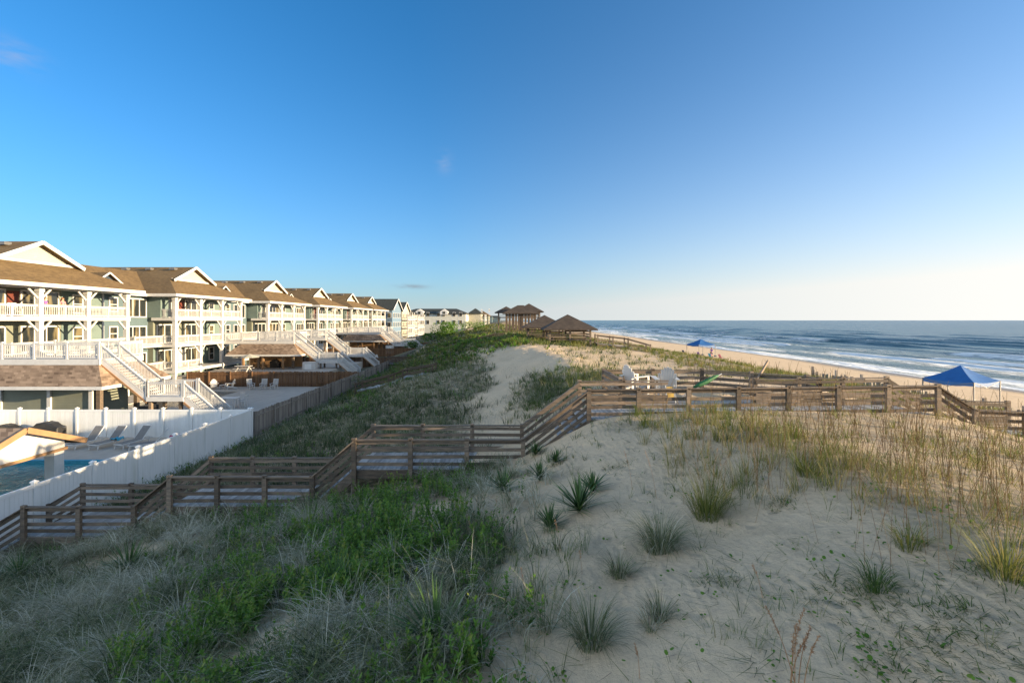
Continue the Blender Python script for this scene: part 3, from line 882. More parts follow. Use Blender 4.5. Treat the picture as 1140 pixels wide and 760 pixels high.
# ------------------------------------------------------------------ raised decks with stairs
def raised_deck(bar=True, shed=False):
    """local origin: (x = -40 house line, y = deck front, ground)"""
    t = thing('raised_deck')
    z2 = 5.05; xe = 9.9; d = 3.9
    MB().box(.25, xe, 0, d, z2 - .10, z2).build('deck_floor', 'greywood', t)
    m = MB(); m.box(.25, xe + .03, -.06, -.002, z2 - .42, z2 + .02, .5); m.box(xe + .002, xe + .06, -.06, d, z2 - .42, z2 + .02, .5)
    m.build('rim_board', 'white', t)
    xs = [.4, 2.75, 5.1, 7.5, xe - .06]
    for i in range(4):
        m = MB(); railing(m, (xs[i], .05, z2), (xs[i + 1], .05, z2), 1.15, .13, ends=(1, i == 3)); m.build('railing', 'white', t)
    m = MB(); railing(m, (xe - .06, 1.85, z2), (xe - .06, d - .05, z2), 1.15, .13); m.build('railing', 'white', t)
    m = MB(); railing(m, (2.8, d - .05, z2), (xe - .06, d - .05, z2), 1.15, .13, ends=(1, 0)); m.build('railing', 'white', t)
    for x in (4.9, xe - .25):
        for y in (.3, d - .3):
            MB().box(x - .14, x + .14, y - .14, y + .14, 0, z2 - .1).build('post', 'wood', t)
    if bar:
        # shingled skirt roof under the deck over a ground-level room
        r = MB(); a, b_, zt, zb = 2.2, xe + 1.5, z2 - .40, z2 - 1.75
        r.slab([(a - .8, -1.45, zb), (b_, -1.45, zb), (xe + .02, -.1, zt), (a + .5, -.1, zt)], (0, 0, -.12))
        r.slab([(b_, -1.45, zb), (b_, d + 1, zb), (xe + .02, d - .2, zt), (xe + .02, -.1, zt)], (0, 0, -.12))
        ro = r.build('skirt_roof', 'shake', t)
        m = MB(); m.box(a - .8, b_ + .04, -1.5, -1.44, zb - .26, zb - .03, .5); m.box(b_ + .002, b_ + .06, -1.44, d + 1, zb - .26, zb - .03, .5)
        m.build('fascia', 'white', ro)
        if shed:
            for x in (3.5, 6.2, 8.9):
                MB().box(x - .12, x + .12, -1.1, -.86, 0, zb - .15).build('post', 'trimwood', t)
            MB().box(2.2, 9.8, 2.6, 2.8, 0, zb + .2).build('back_wall', 'trimwood', t)
            MB().box(2.8, 9.2, .6, 1.2, 0, 1.05).build('bar_counter', 'darkwood', t)
        else:
            MB().box(2.6, 9.3, .1, 3.2, 0, zb + .5).build('bar_wall', 'sage', t)
            for x in (2.6, 6.2, 9.25): MB().box(x - .13, x + .13, -.02, .1, 0, zb + .2, .5).build('corner_board', 'white', t)
    # stairs to a landing, then on to the yard
    zl = 2.3; x1, x2, x3 = xe + .05, xe + 3.4, xe + 6.3
    y0, y1 = .1, 1.65
    def flight(xa, xb, za, zb, n):
        s = MB()
        for y in (y0, y1):
            s.beam((xa, y, za - .18), (xb, y, zb - .18), .06, .32)
        so = s.build('stair_flight', 'white', t)
        tr = MB()
        for i in range(n):
            f = (i + .5) / n
            tr.cbox((xa + (xb - xa) * f, (y0 + y1) / 2, za + (zb - za) * (i + 1) / n + .02), (abs(xb - xa) / n + .05, y1 - y0 - .07, .05))
        tr.build('treads', 'white', so)
        for y in (y0, y1):
            m = MB(); railing(m, (xa, y, za), (xb, y, zb), 1.05, .14); m.build('railing', 'white', so)
        st = MB(); st.beam((xa, y0 - .05, za - .42), (xb, y0 - .05, zb - .42), .04, .14); st.build('underboard', 'trimwood', so)
    flight(x1, x2, z2, zl, 15)
    MB().box(x2, x3 - .2, y0 - .1, y1 + .1, zl - .32, zl).build('landing', 'white', t)
    m = MB(); railing(m, (x2 + .05, y0, zl), (x3 - .3, y0, zl), 1.05, .14); m.build('railing', 'white', t)
    m = MB(); railing(m, (x2 + .05, y1, zl), (x3 - .3, y1, zl), 1.05, .14); m.build('railing', 'white', t)
    for x in (x2 + .2, x3 - .5):
        for y in (y0 + .1, y1 - .1):
            MB().box(x - .1, x + .1, y - .1, y + .1, 0, zl - .32).build('post', 'wood', t)
    flight(x3 - .2, x3 + 2.3, zl, .15, 12)
    if shed:
        sh = MB().box(xe + 1.6, xe + 3.3, -.9, 0.02, 0, 2.2).build('storage_shed', 'white', t)
        MB().box(xe + 1.9, xe + 2.8, -.94, -.902, .1, 1.95).build('shed_door', 'vinyl', sh)
    return t
dk = raised_deck(True, False); dk.location = (-40, 33.2, G0)
tag(dk, 'nearest white railed deck, over a shingled green room, with stairs to a landing', 'deck', 'white raised decks with stairs')
dk2 = raised_deck(True, True); dk2.location = (-40, 62.8, G0)
tag(dk2, 'white railed deck over an open shingled bar and white shed, middle of the row', 'deck', 'white raised decks with stairs')
dk3 = raised_deck(False); dk3.location = (-40, 73.5, G0)
tag(dk3, 'white stairs and deck without a skirt roof, right behind the white shed', 'deck', 'white raised decks with stairs')
dup(dk2, (-40, 103.5, G0), 0, 'small white deck over a brown skirt roof, fourth along the row of houses')
dup(dk3, (-40, 111.0, G0), 0, 'farthest white deck and stairs, before the blue and white houses')

# ------------------------------------------------------------------ yards: pool terraces, lawn, pools
def plate(name, pts, z, mat, d=.12):
    o = MB().slab([(x, y, z) for x, y in pts], (0, 0, -d), .5).build(name, mat)
    return tag(o, kind='structure')
def pool_water_mat(name='pool_water', c1=(.02, .20, .25), c2=(.05, .31, .35)):
    m, nt, b = new_mat(name)
    n = noi(nt, pos(nt), 1.6, 4, .6, .8)
    lnk(nt, mixc(nt, rmp(nt, n, .35, .65), c1, c2), b.inputs["Base Color"])
    b.inputs["Roughness"].default_value = .06
    b.inputs["IOR"].default_value = 1.33
    lnk(nt, bmp(nt, noi(nt, pos(nt, 1, 1, 1), 2.6, 4, .6, .6), .8, .22), b.inputs["Normal"])
    return m
M['pool'] = pool_water_mat()
M['pool_reflect'] = pool_water_mat('pool_water_fence_reflection', (.012, .05, .075), (.02, .08, .11))  # reflection of the dark fence is put into this water colour
M['lawn'] = paint('lawn_grass', (.05, .11, .025), (.035, .08, .02), .9, 9.0, 0, .8, .05)
PZ = -7.82
# near terrace: a frame of concrete round the pool
plate('pool_terrace', [(-40, 25.6), (-17.6, 25.6), (-17.6, 30.6), (-40, 30.6)], PZ, 'conc')
plate('pool_terrace', [(-21.5, 6), (-17.6, 6), (-17.6, 25.6), (-21.5, 25.6)], PZ, 'conc')
plate('pool_terrace', [(-50, 6), (-44, 6), (-44, 25.6), (-50, 25.6)], PZ, 'conc')
plate('pool_water', [(-44, 6), (-21.5, 6), (-21.5, 25.6), (-44, 25.6)], PZ - .16, 'pool')
o = MB()
o.box(-44, -21.5, 25.40, 25.60, PZ - .5, PZ - .002, .5)
tag(o.build('pool_rim', M['teal_cloth']), kind='structure')
plate('terrace', [(-40, 31.2), (-36.0, 31.2), (-36.0, 53.6), (-40, 53.6)], PZ - .03, 'conc')
plate('pool_terrace', [(-24.3, 33), (-22.0, 33), (-19.6, 53.6), (-24.3, 53.6)], PZ, 'conc')
plate('pool_terrace', [(-30.0, 31.2), (-24.3, 31.2), (-24.3, 53.6), (-30.0, 53.6)], PZ, 'conc')
plate('pool_terrace', [(-36.0, 50.0), (-30.0, 50.0), (-30.0, 53.6), (-36.0, 53.6)], PZ, 'conc')
plate('pool_terrace', [(-36.0, 31.2), (-30.0, 31.2), (-30.0, 41.0), (-36.0, 41.0)], PZ, 'conc')
plate('pool_water', [(-36.0, 41.0), (-30.0, 41.0), (-30.0, 50.0), (-36.0, 50.0)], PZ - .1, 'pool_reflect')
plate('lawn', [(-21.95, 33), (-17.6, 33), (-17.6, 53.6), (-19.55, 53.6)], PZ + .01, 'lawn')
plate('terrace', [(-40, 54), (-24, 54), (-24, 73), (-40, 73)], PZ + 1.15, 'conc', 1.2)
plate('lawn', [(-23.9, 55), (-17.6, 55), (-17.6, 73), (-23.9, 73)], PZ - .02, 'lawn')
for y in (76, 97, 117):
    plate('terrace', [(-40, y), (-26, y), (-26, y + 18), (-40, y + 18)], PZ, 'conc')
    plate('lawn', [(-25.9, y), (-18.0, y), (-18.0, y + 18), (-25.9, y + 18)], PZ - .02, 'lawn')

# ------------------------------------------------------------------ fences
def stain_vinyl():
    m, nt, b = new_mat('stained_white_vinyl')
    p = pos(nt)
    z = sep(nt, p)[2]
    st = noi(nt, pos(nt, 3.0, 3.0, .35), 1.0, 5, .65)
    low = rmp(nt, z, -8.0, -5.9, 1.0, 0.0)
    f = mth(nt, 'MULTIPLY', rmp(nt, st, .48, .68), mth(nt, 'POWER', low, .8))
    lnk(nt, mixc(nt, mth(nt, 'MULTIPLY', f, .6), (.72, .72, .71), (.38, .41, .33)), b.inputs["Base Color"])
    b.inputs["Roughness"].default_value = .4
    return m
M['vinyl_stained'] = stain_vinyl()

def vinyl_fence(p, q, z0, z1, label, n, mat='vinyl'):
    p, q = Vector((p[0], p[1], 0)), Vector((q[0], q[1], 0))
    d = (q - p); L = d.length; d.normalize(); s = Vector((-d.y, d.x, 0))
    t = thing('vinyl_fence', (p.x, p.y, z0), math.atan2(d.y, d.x), label, 'fence', 'white vinyl fences of the pool yard')
    h = z1 - z0; bay = L / n
    for i in range(n + 1):
        x = i * bay
        m = MB(); m.box(x - .065, x + .065, -.065, .065, 0, h + .06, .5)
        m.add([(x - .09, -.09, h + .06), (x + .09, -.09, h + .06), (x + .09, .09, h + .06), (x - .09, .09, h + .06), (x - .09, -.09, h + .10), (x + .09, -.09, h + .10), (x + .09, .09, h + .10), (x - .09, .09, h + .10), (x, 0, h + .17)],
              [(3, 2, 1, 0), (0, 1, 5, 4), (1, 2, 6, 5), (2, 3, 7, 6), (3, 0, 4, 7), (4, 5, 8), (5, 6, 8), (6, 7, 8), (7, 4, 8)], .5)
        m.build('post', mat, t)
    for i in range(n):
        a, b = i * bay + .067, (i + 1) * bay - .067
        m = MB(); w = .152; k = int((b - a) / w); ww = (b - a) / k
        for j in range(k):
            m.box(a + j * ww + .004, a + (j + 1) * ww - .004, -.018, .018, .10, h - .10)
        pn = m.build('panel', mat, t)
        MB().box(a, b, -.04, .04, h - .14, h, .5).build('rail', mat, pn); MB().box(a, b, -.04, .04, .02, .15, .5).build('rail', mat, pn)
    return t
vinyl_fence((-17.45, 2.75), (-17.45, 30.5), -7.95, -5.98, 'long white vinyl fence with green stains along the foot of the dune', 12, 'vinyl_stained')
vinyl_fence((-17.62, 30.5), (-34.9, 30.5), -7.95, -5.98, 'white vinyl fence across the back of the pool terrace, behind the loungers', 9)
vinyl_fence((-35.05, 30.35), (-35.05, 17.0), -7.95, -5.98, 'short white vinyl fence at the left frame edge, behind the black covers', 6)

def board_fence(p, q, h, label, mat, jag=.04, group='weathered board fences of the yards', rails=True):
    p, q = Vector(p), Vector(q)
    L = (Vector((q.x, q.y, 0)) - Vector((p.x, p.y, 0))).length
    t = thing('board_fence', p, math.atan2(q.y - p.y, q.x - p.x), label, 'fence', group)
    dz = q.z - p.z
    n = int(L / 2.44)
    for i in range(n):
        a, b = i * L / n, (i + 1) * L / n
        m = MB(); k = 14
        for j in range(k):
            x = a + (b - a) * j / k; z = dz * x / L
            m.box(x + .01, x + (b - a) / k - .008, -.012, .012, z, z + h + random.uniform(-jag, jag))
        pn = m.build('panel', mat, t)
        if rails:
            for zz in (.35, h - .3):
                m = MB(); m.beam((a, -.045, dz * a / L + zz), (b, -.045, dz * b / L + zz), .05, .09); m.build('rail', mat, pn)
        MB().box(a - .055, a + .055, -.125, -.025, -.1 + dz * a / L, h + .05 + dz * a / L).build('post', mat, t)
    return t
board_fence((-17.45, 30.7, -7.95), (-17.6, 52.0, -7.75), 1.75, 'grey weathered board fence running on from the white fence corner', 'fencewood')
board_fence((-17.6, 52.2, -7.75), (-18.6, 92, -7.3), 1.75, 'grey weathered board fence farther on along the dune foot, beside the lawns', 'fencewood')
board_fence((-18.6, 92.3, -7.3), (-21.5, 140, -6.6), 1.75, 'distant grey board fence at the dune foot, left of the leafy bush', 'fencewood')
board_fence((-38.5, 54.0, -7.85), (-18.0, 54.0, -7.85), 1.75, 'dark brown board fence behind the white rocking chairs', 'brownfence')
board_fence((-38.5, 74.6, -7.85), (-18.3, 74.6, -7.85), 1.75, 'dark brown board fence across the yard below the second white stairs', 'brownfence')
board_fence((-38.5, 95.2, -7.6), (-19.0, 95.2, -7.6), 1.75, 'dark brown board fence behind the pair of distant white chairs', 'brownfence')
board_fence((-38.5, 115.6, -7.4), (-20.2, 115.6, -7.4), 1.75, 'smallest dark brown board fence, far along the row of yards', 'brownfence')
board_fence((-19.5, 128, -6.0), (-11.0, 129.5, -3.6), 1.7, 'low grey board fence in front of the leafy bush', 'fencewood')

# ------------------------------------------------------------------ boardwalks
def boardwalk(label, nodes, W, yoff, rail_h=1.0, nrails=4, spacing=1.75, mat='wood', group=None, gap=None):
    """nodes: (x, y, deck z) of the near edge, level or sloped between; the walk is W wide towards +y"""
    t = thing('boardwalk', (nodes[0][0], nodes[0][1], nodes[0][2]), 0, label, 'boardwalk', group)
    o = Vector(nodes[0])
    N = [Vector(n) - o for n in nodes]
    for a, b in zip(N[:-1], N[1:]):
        d = b - a
        L = math.hypot(d.x, d.y)
        slope = abs(d.z) > .15 * L
        dk = MB()
        if slope:
            n = max(2, int(abs(d.z) / .17))
            for i in range(n):
                c = a + d * ((i + .5) / n)
                dk.cbox((c.x, c.y + W / 2, c.z - .02), (L / n + .03, W - .1, .045))
        else:
            n = int(L / .145)
            for i in range(n):
                c = a + d * ((i + .5) / n)
                dk.cbox((c.x, c.y + W / 2, c.z - .02 + random.uniform(-.004, .004)), (L / n - .012, W - .06, .04), random.uniform(-.006, .006))
        do = dk.build('stair_treads' if slope else 'deck_boards', 'greywood', t)
        for y in (-.0, W):
            m = MB(); m.beam(a + Vector((0, y, -.17)), b + Vector((0, y, -.17)), .045, .28)
            m.build('rim_joist', mat, do)
        k = 1 if slope else max(1, round(L / spacing))
        for s, y in enumerate((-.05, W + .05)):
            for i in range(k):
                xm = o.x + a.x + d.x * (i + .5) / k
                if s == 1 and gap and gap[0] < xm < gap[1]: continue
                p = a + d * (i / k) + Vector((0, y, 0)); q = a + d * ((i + 1) / k) + Vector((0, y, 0))
                m = MB()
                off = Vector((0, .055 if s == 0 else -.055, 0))
                for r in range(nrails):
                    zz = rail_h - .09 - r * (rail_h - .02) / nrails
                    m.beam(p + off + Vector((0, 0, zz + random.uniform(-.015, .015))), q + off + Vector((0, 0, zz + random.uniform(-.015, .015))), .036, .105)
                m.build('rail', mat, t)
                m = MB(); m.beam(p + Vector((-.03, 0, rail_h + .005)), q + Vector((.03, 0, rail_h + .005)), .14, .036)
                m.build('top_rail', mat, t)
    # posts at every node and between
    pts = []
    for a, b in zip(N[:-1], N[1:]):
        d = b - a; L = math.hypot(d.x, d.y)
        k = 1 if abs(d.z) > .15 * L else max(1, round(L / spacing))
        pts += [a + d * (i / k) for i in range(k)]
    pts.append(N[-1])
    for p in pts:
        for y in (-.06, W + .06):
            if y > 0 and gap and gap[0] + .5 < p.x + o.x < gap[1] - .5: continue
            g = hz(p.x + o.x, p.y + y + o.y) - o.z - .3
            m = MB(); m.box(p.x - .07, p.x + .07, p.y + y - .05, p.y + y + .05, min(g, p.z - .3), p.z + rail_h + .07)
            m.build('post', mat, t)
    return t

YN = 14.75
BW = [(-17.0, YN, -7.75), (-15.76, YN, -6.99), (-12.2, YN, -6.99), (-11.05, YN, -6.01), (-6.45, YN, -6.01), (-5.1, YN, -4.82), (.36, YN, -4.82), (2.48, YN, -3.21), (13.75, YN, -3.07), (14.95, YN, -3.87), (18.2, YN, -3.97)]
boardwalk('weathered grey boardwalk with stepped railings crossing the dune in front of the camera', BW, 1.9, 0, rail_h=.95, spacing=1.62, gap=(5.2, 9.4))

# the sitting platform on its north side
def platform():
    o = Vector((4.0, YN + 1.95, -3.16))
    t = thing('sitting_platform', o, 0, 'square weathered deck platform with slanted board railings behind the boardwalk, holding the white chairs', 'platform')
    x0, x1, d = 0, 7.2, 3.2
    dk = MB(); n = int(d / .145)
    for i in range(n):
        dk.box(x0, x1, i * d / n + .006, (i + 1) * d / n - .006, -.05, -.01)
    dk.build('deck_boards', 'greywood', t)
    P = [(0, .15), (0, d), (4.3, d), (x1 + .2, .9), (x1 + .2, .2)]
    for (a, b) in zip(P[:-1], P[1:]):
        A, B = Vector((a[0], a[1], 0)), Vector((b[0], b[1], 0))
        L = (B - A).length; k = max(1, round(L / 2.2))
        for i in range(k):
            p, q = A + (B - A) * i / k, A + (B - A) * (i + 1) / k
            m = MB()
            for r in range(4):
                m.beam(p + Vector((0, 0, .88 - r * .235)), q + Vector((0, 0, .88 - r * .235)), .036, .13)
            m.build('rail', 'wood', t)
            m = MB(); m.beam(p + Vector((0, 0, .985)), q + Vector((0, 0, .985)), .14, .036); m.build('top_rail', 'wood', t)
            g = hz(p.x + o.x, p.y + o.y) - o.z - .2
            MB().box(p.x - .07, p.x + .07, p.y - .07, p.y + .07, min(g, -.2), 1.06).build('post', 'wood', t)
    m = MB(); m.box(x1 + .13, x1 + .27, .13, .27, -.4, 1.06); m.build('post', 'wood', t)
    m = MB(); m.beam((5.6, 1.2, .75), (7.3, 3.4, 1.35), .06, .11); m.build('handrail', 'wood', t)
    return t
platform()
boardwalk('old dark boardwalk with low railings crossing the valley behind the nearer boardwalk',
          [(-14.6, 42.5, -6.7), (-11.5, 42.5, -6.0), (-10.2, 42.5, -5.45), (-7.4, 42.5, -5.0)], 1.8, 0, mat='darkwood', rail_h=.8, nrails=2)
boardwalk('red brown stair railings half buried on the far dune flank', [(-4.6, 62, -3.3), (-2.4, 62, -2.75), (-1.2, 62, -2.7)], 1.8, 0, mat='trimwood', rail_h=.9)
boardwalk('low dark walkway railings farthest up the valley', [(-18.5, 66, -6.3), (-13.5, 66, -6.3), (-11.0, 66, -5.0), (-9.0, 66, -4.6)], 1.8, 0, mat='darkwood', rail_h=.9)
boardwalk('weathered walkway sloping from the near gazebo down to the beach', [(9.6, 51, -2.6), (13.0, 51, -3.0), (15.5, 51, -3.7)], 1.6, 0, mat='wood', nrails=2, rail_h=.95)

# ------------------------------------------------------------------ gazebos
def gazebo(name, loc, w, d, zf, ze, zp, label, group='shingled gazebos on the dune crest', lattice=False):
    t = thing(name, loc, 0, label, 'gazebo', group)
    hw, hd, o = w / 2, d / 2, .75
    r = MB()
    A = [(-hw - o, -hd - o, ze), (hw + o, -hd - o, ze), (hw + o, hd + o, ze), (-hw - o, hd + o, ze)]
    rl = max(0, hw - hd) * .9
    T0, T1 = (-rl, 0, zp), (rl, 0, zp)
    if rl > .1:
        r.slab([A[0], A[1], T1, T0], (0, 0, -.14)); r.slab([A[2], A[3], T0, T1], (0, 0, -.14))
        r.slab([A[1], A[2], T1], (0, 0, -.14)); r.slab([A[3], A[0], T0], (0, 0, -.14))
    else:
        for i in range(4): r.slab([A[i], A[(i + 1) % 4], (0, 0, zp)], (0, 0, -.14))
    r.build('roof', 'gazebo_roof', t)
    m = MB(); n = int((w + .2) / .15)
    for i in range(n): m.box(-hw - .1 + i * (w + .2) / n, -hw - .1 + (i + 1) * (w + .2) / n - .01, -hd - .1, hd + .1, zf - .06, zf)
    m.build('deck_boards', 'wood', t)
    for sx in (-1, 0, 1):
        for sy in (-1, 1):
            MB().box(sx * hw - .1, sx * hw + .1, sy * hd - .1, sy * hd + .1, -.8, ze + .1).build('post', 'wood', t)
    for (a, b) in (((-hw, -hd), (hw, -hd)), ((hw, -hd), (hw, hd)), ((-hw, hd), (-hw, -hd)), ((hw, hd), (0, hd))):
        m = MB()
        for zz in (.3, .6, .92): m.beam((a[0], a[1], zf + zz), (b[0], b[1], zf + zz), .04, .12)
        L = math.hypot(b[0] - a[0], b[1] - a[1])
        m.build('railing', 'wood', t)
    m = MB(); m.box(-hw + .15, hw - .15, -hd + .2, -hd + .65, zf + .40, zf + .46)
    for sx in (-.8, 0, .8): m.box(sx * hw - .05, sx * hw + .05, -hd + .25, -hd + .6, zf, zf + .40)
    m.build('bench', 'wood', t)
    if lattice:
        m = MB(); n = int(w / .55)
        for i in range(n + 1):
            x = -hw + i * w / n
            m.box(x - .19, x + .19, -hd - .14, -hd - .09, -.5, zf + .75)
        m.build('skirt_boards', 'darkwood', t)
    return t
gazebo('gazebo', (6.6, 54, -2.55), 4.6, 4.6, .35, 1.55, 3.25, 'nearest large gazebo with dark pyramid roof, right of the group')
gazebo('gazebo', (4.3, 60.5, -2.5), 4.4, 4.4, .35, 1.6, 3.2, 'gazebo half hidden on the left behind the nearest large gazebo')
gazebo('gazebo', (1.6, 85, -2.2), 5.2, 4.0, 2.6, 3.5, 5.0, 'raised gazebo tower with vertical skirt boards, middle of the far group', lattice=True)
gazebo('gazebo', (3.4, 92, -2.2), 4.2, 4.2, 2.4, 3.9, 5.6, 'tallest far gazebo with peak against the sky, right of the raised tower')
gazebo('gazebo', (-1.2, 95, -2.1), 3.2, 3.2, 2.2, 3.7, 5.0, 'small gazebo at the left end of the far group')

# ------------------------------------------------------------------ sand fence of pickets
def picket_run(a, b, label):
    A, B = Vector((a[0], a[1], 0)), Vector((b[0], b[1], 0))
    L = (B - A).length
    t = thing('sand_fence', (a[0], a[1], hz(*a)), 0, label, 'fence', 'picket sand fences on the beach edge')
    n = int(L / .17)
    o = t.location
    for i in range(n):
        p = A + (B - A) * i / n
        z = hz(p.x, p.y) - o.z
        m = MB()
        h = random.uniform(.5, .72)
        lean = random.uniform(-.07, .07)
        m.beam((p.x - o.x, p.y - o.y, z - .2), (p.x - o.x + lean, p.y - o.y + random.uniform(-.04, .04), z + h), .05 if i % 9 else .13, .15 if i % 9 else .13)
        if i % 9 == 0: m.beam((p.x - o.x, p.y - o.y, z + .3), (p.x - o.x, p.y - o.y, z + .95), .13, .13)
        m.build('post' if i % 9 == 0 else 'picket', 'fencewood', t)
    return t
picket_run((22.8, 34.5), (26.6, 29.0), 'row of grey pickets on the beach edge, left of the large blue canopy')
picket_run((26.8, 28.0), (29.0, 24.6), 'row of grey pickets in front of the large blue canopy, at right')

# ------------------------------------------------------------------ furniture
def adirondack(seat=.38, mat='white'):
    """faces +y; fan back, wide arms"""
    t = thing('adirondack_chair')
    k = seat - .38
    m = MB()
    for i in range(6):
        y = .42 - i * .105; z = seat - (i * .045)
        m.box(-.27, .27, y - .047, y + .047, z - .02, z, .5)
    m.build('seat', mat, t)
    m = MB()
    for i in range(7):
        x = (i - 3) * .088; top = .86 - .03 * (i - 3) ** 2 * .9
        fan = (i - 3) * .018
        y0, z0, y1, z1 = -.14, seat - .26 + .08, -.14 - top * .34, seat - .26 + .08 + top
        m.slab([(x * .88 - .037, y0, z0), (x * .88 + .037, y0, z0), (x * 1.08 + .046, y1, z1), (x * 1.08, y1 - .008, z1 + .03), (x * 1.08 - .046, y1, z1)], (0, -.02, -.006), .5)
    m.build('backrest', mat, t)
    for s in (-1, 1):
        m = MB(); m.slab([(s * .28, -.42, seat + .22), (s * .44, -.42, seat + .22), (s * .46, .40, seat + .24), (s * .41, .48, seat + .24), (s * .28, .46, seat + .24)], (0, 0, .025), .5)
        m.build('armrest', mat, t)
        m = MB(); m.box(s * .30 - .012, s * .30 + .012, .36, .46, 0, seat + .235, .5); m.build('leg', mat, t)
        m = MB(); m.beam((s * .30, .36, seat - .05), (s * .30, -.62, .06), .024, .13, .5)
        if k > .1: m.box(s * .30 - .014, s * .30 + .014, -.45, -.35, 0, seat + .21, .5)
        m.build('side_rail', mat, t)
    return t

def rocking_chair(mat='white'):
    t = thing('rocking_chair')
    m = MB(); m.box(-.27, .27, -.22, .28, .40, .44, .5); m.build('seat', mat, t)
    m = MB()
    for i in range(6): m.beam((-.2 + i * .08, -.24, .5), (-.2 + i * .08, -.42, 1.08), .05, .018, .5)
    m.beam((-.27, -.43, 1.10), (.27, -.43, 1.10), .03, .10, .5)
    m.build('backrest', mat, t)
    for s in (-1, 1):
        m = MB(); m.beam((s * .27, -.2, .05), (s * .27, -.44, 1.14), .045, .045, .5); m.build('leg', mat, t)
        m = MB(); m.beam((s * .27, .25, .05), (s * .27, .25, .64), .045, .045, .5); m.build('leg', mat, t)
        m = MB(); m.beam((s * .29, -.34, .66), (s * .29, .32, .655), .09, .03, .5); m.build('armrest', mat, t)
        m = MB(); m.tube([(s * .27, -.62, .11), (s * .27, -.3, .04), (s * .27, 0, .022), (s * .27, .3, .05), (s * .27, .45, .09)], .022, 6, .5); m.build('rocker', mat, t)
    return t

def lounger():
    """feet at -y, head at +y"""
    t = thing('sun_lounger')
    m = MB()
    for s in (-1, 1):
        m.tube([(s * .30, -1.0, .30), (s * .30, .95, .30)], .034, 6, .5)
    m.tube([(-.30, -1.0, .30), (.30, -1.0, .30)], .034, 6, .5); m.tube([(-.30, .95, .30), (.30, .95, .30)], .034, 6, .5)
    m.build('frame', 'white', t)
    for x in (-.29, .29):
        for y in (-.9, .75):
            m = MB(); m.tube([(x, y, .30), (x, y - .05, 0)], .034, 6, .5); m.build('leg', 'white', t)
    MB().box(-.285, .285, -.98, .28, .315, .345, .5).build('seat', 'mesh', t)
    m = MB(); m.slab([(-.285, .28, .33), (.285, .28, .33), (.285, .86, 1.02), (-.285, .86, 1.02)], (0, -.02, .02), .5)
    b = m.build('backrest', 'mesh', t)
    m = MB()
    for s in (-1, 1): m.tube([(s * .30, .27, .32), (s * .30, .88, 1.04)], .03, 6, .5)
    m.tube([(-.30, .88, 1.04), (.30, .88, 1.04)], .03, 6, .5)
    m.build('back_frame', 'white', b)
    return t

CH1 = adirondack(.60); CH1.location = (6.05, 17.95, -3.16); CH1.rotation_euler = (0, 0, R(-8)); CH1.scale = (1.05,) * 3
tag(CH1, 'white adirondack chair seen from behind on the weathered deck platform', 'chair', 'white adirondack chairs')
dup(CH1, (5.05, 18.7, -3.16), R(-62), 'white adirondack chair turned sideways in the left corner of the deck platform')
A0 = adirondack(.38)
A0.location = (-34.0, 51.9, PZ); A0.rotation_euler = (0, 0, R(215))
tag(A0, 'left one of two white adirondack chairs at the dark fence by the second pool', 'chair', 'white adirondack chairs')
dup(A0, (-32.1, 51.9, PZ), R(140), 'right one of two white adirondack chairs at the dark fence by the second pool')
dup(A0, (-28.6, 89.5, PZ + .0), R(200), 'left one of two tiny white chairs far off before a dark brown fence')
dup(A0, (-26.9, 89.5, PZ + .0), R(150), 'right one of two tiny white chairs far off before a dark brown fence')
t = thing('side_table', (-33.05, 52.1, PZ), 0, 'low white side table between the two white adirondack chairs by the second pool', 'table')
MB().box(-.35, .35, -.22, .22, .40, .44, .5).build('table_top', 'white', t)
for x in (-.3, .3):
    MB().box(x - .03, x + .03, -.2, .2, 0, .40, .5).build('leg', 'white', t)
RC = rocking_chair(); RC.location = (-29.6, 51.6, PZ); RC.rotation_euler = (0, 0, R(235))
tag(RC, 'left white rocking chair of three by the dark fence, turned sideways', 'chair', 'white rocking chairs')
dup(RC, (-28.2, 51.6, PZ), R(190), 'middle white rocking chair of three by the dark fence')
dup(RC, (-27.0, 51.6, PZ), R(175), 'right white rocking chair of three by the dark fence')
for lx, ly, h, z, rz, lab in ((-1.1, -5.6, 0, 8.2, -80, 'white rocking chair on the top porch of the nearest house, at the frame edge'),
                              (-1.2, -2.9, 0, 8.2, -100, 'white rocking chair on the top porch of the nearest house, left of the person'),
                              (-1.1, -4.2, 1, 8.2, -90, 'white rocking chair on the top porch of the second house')):
    dup(RC, (-40 + lx, UNITS[h] + ly, G0 + z), R(rz), lab)

# patio set
tb = thing('patio_table', (-25.2, 40.6, PZ), 0, 'white patio table with chairs round it, just behind the white fence corner', 'table')
MB().box(-.75, .75, -.5, .5, .88, .93, .5).build('table_top', 'white', tb)
for x in (-.66, .66):
    for y in (-.42, .42):
        MB().box(x - .04, x + .04, y - .04, y + .04, 0, .88, .5).build('leg', 'white', tb)
def bar_chair():
    t = thing('patio_chair')
    MB().box(-.23, .23, -.23, .23, .60, .64, .5).build('seat', 'white', t)
    m = MB()
    for i in range(5): m.beam((-.18 + i * .09, -.22, .64), (-.18 + i * .09, -.3, 1.14), .05, .018, .5)
    m.beam((-.23, -.31, 1.15), (.23, -.31, 1.15), .03, .08, .5); m.build('backrest', 'white', t)
    for x in (-.2, .2):
        for y in (-.2, .2):
            MB().box(x - .025, x + .025, y - .025, y + .025, 0, .60, .5).build('leg', 'white', t)
        m = MB(); m.beam((x * 1.2, -.25, .84), (x * 1.2, .22, .84), .07, .025, .5); m.build('armrest', 'white', t)
    return t
BC = bar_chair(); BC.location = (-26.4, 40.6, PZ); BC.rotation_euler = (0, 0, R(-90))
tag(BC, 'white patio chair at the left end of the white patio table', 'chair', 'white chairs round the patio table')
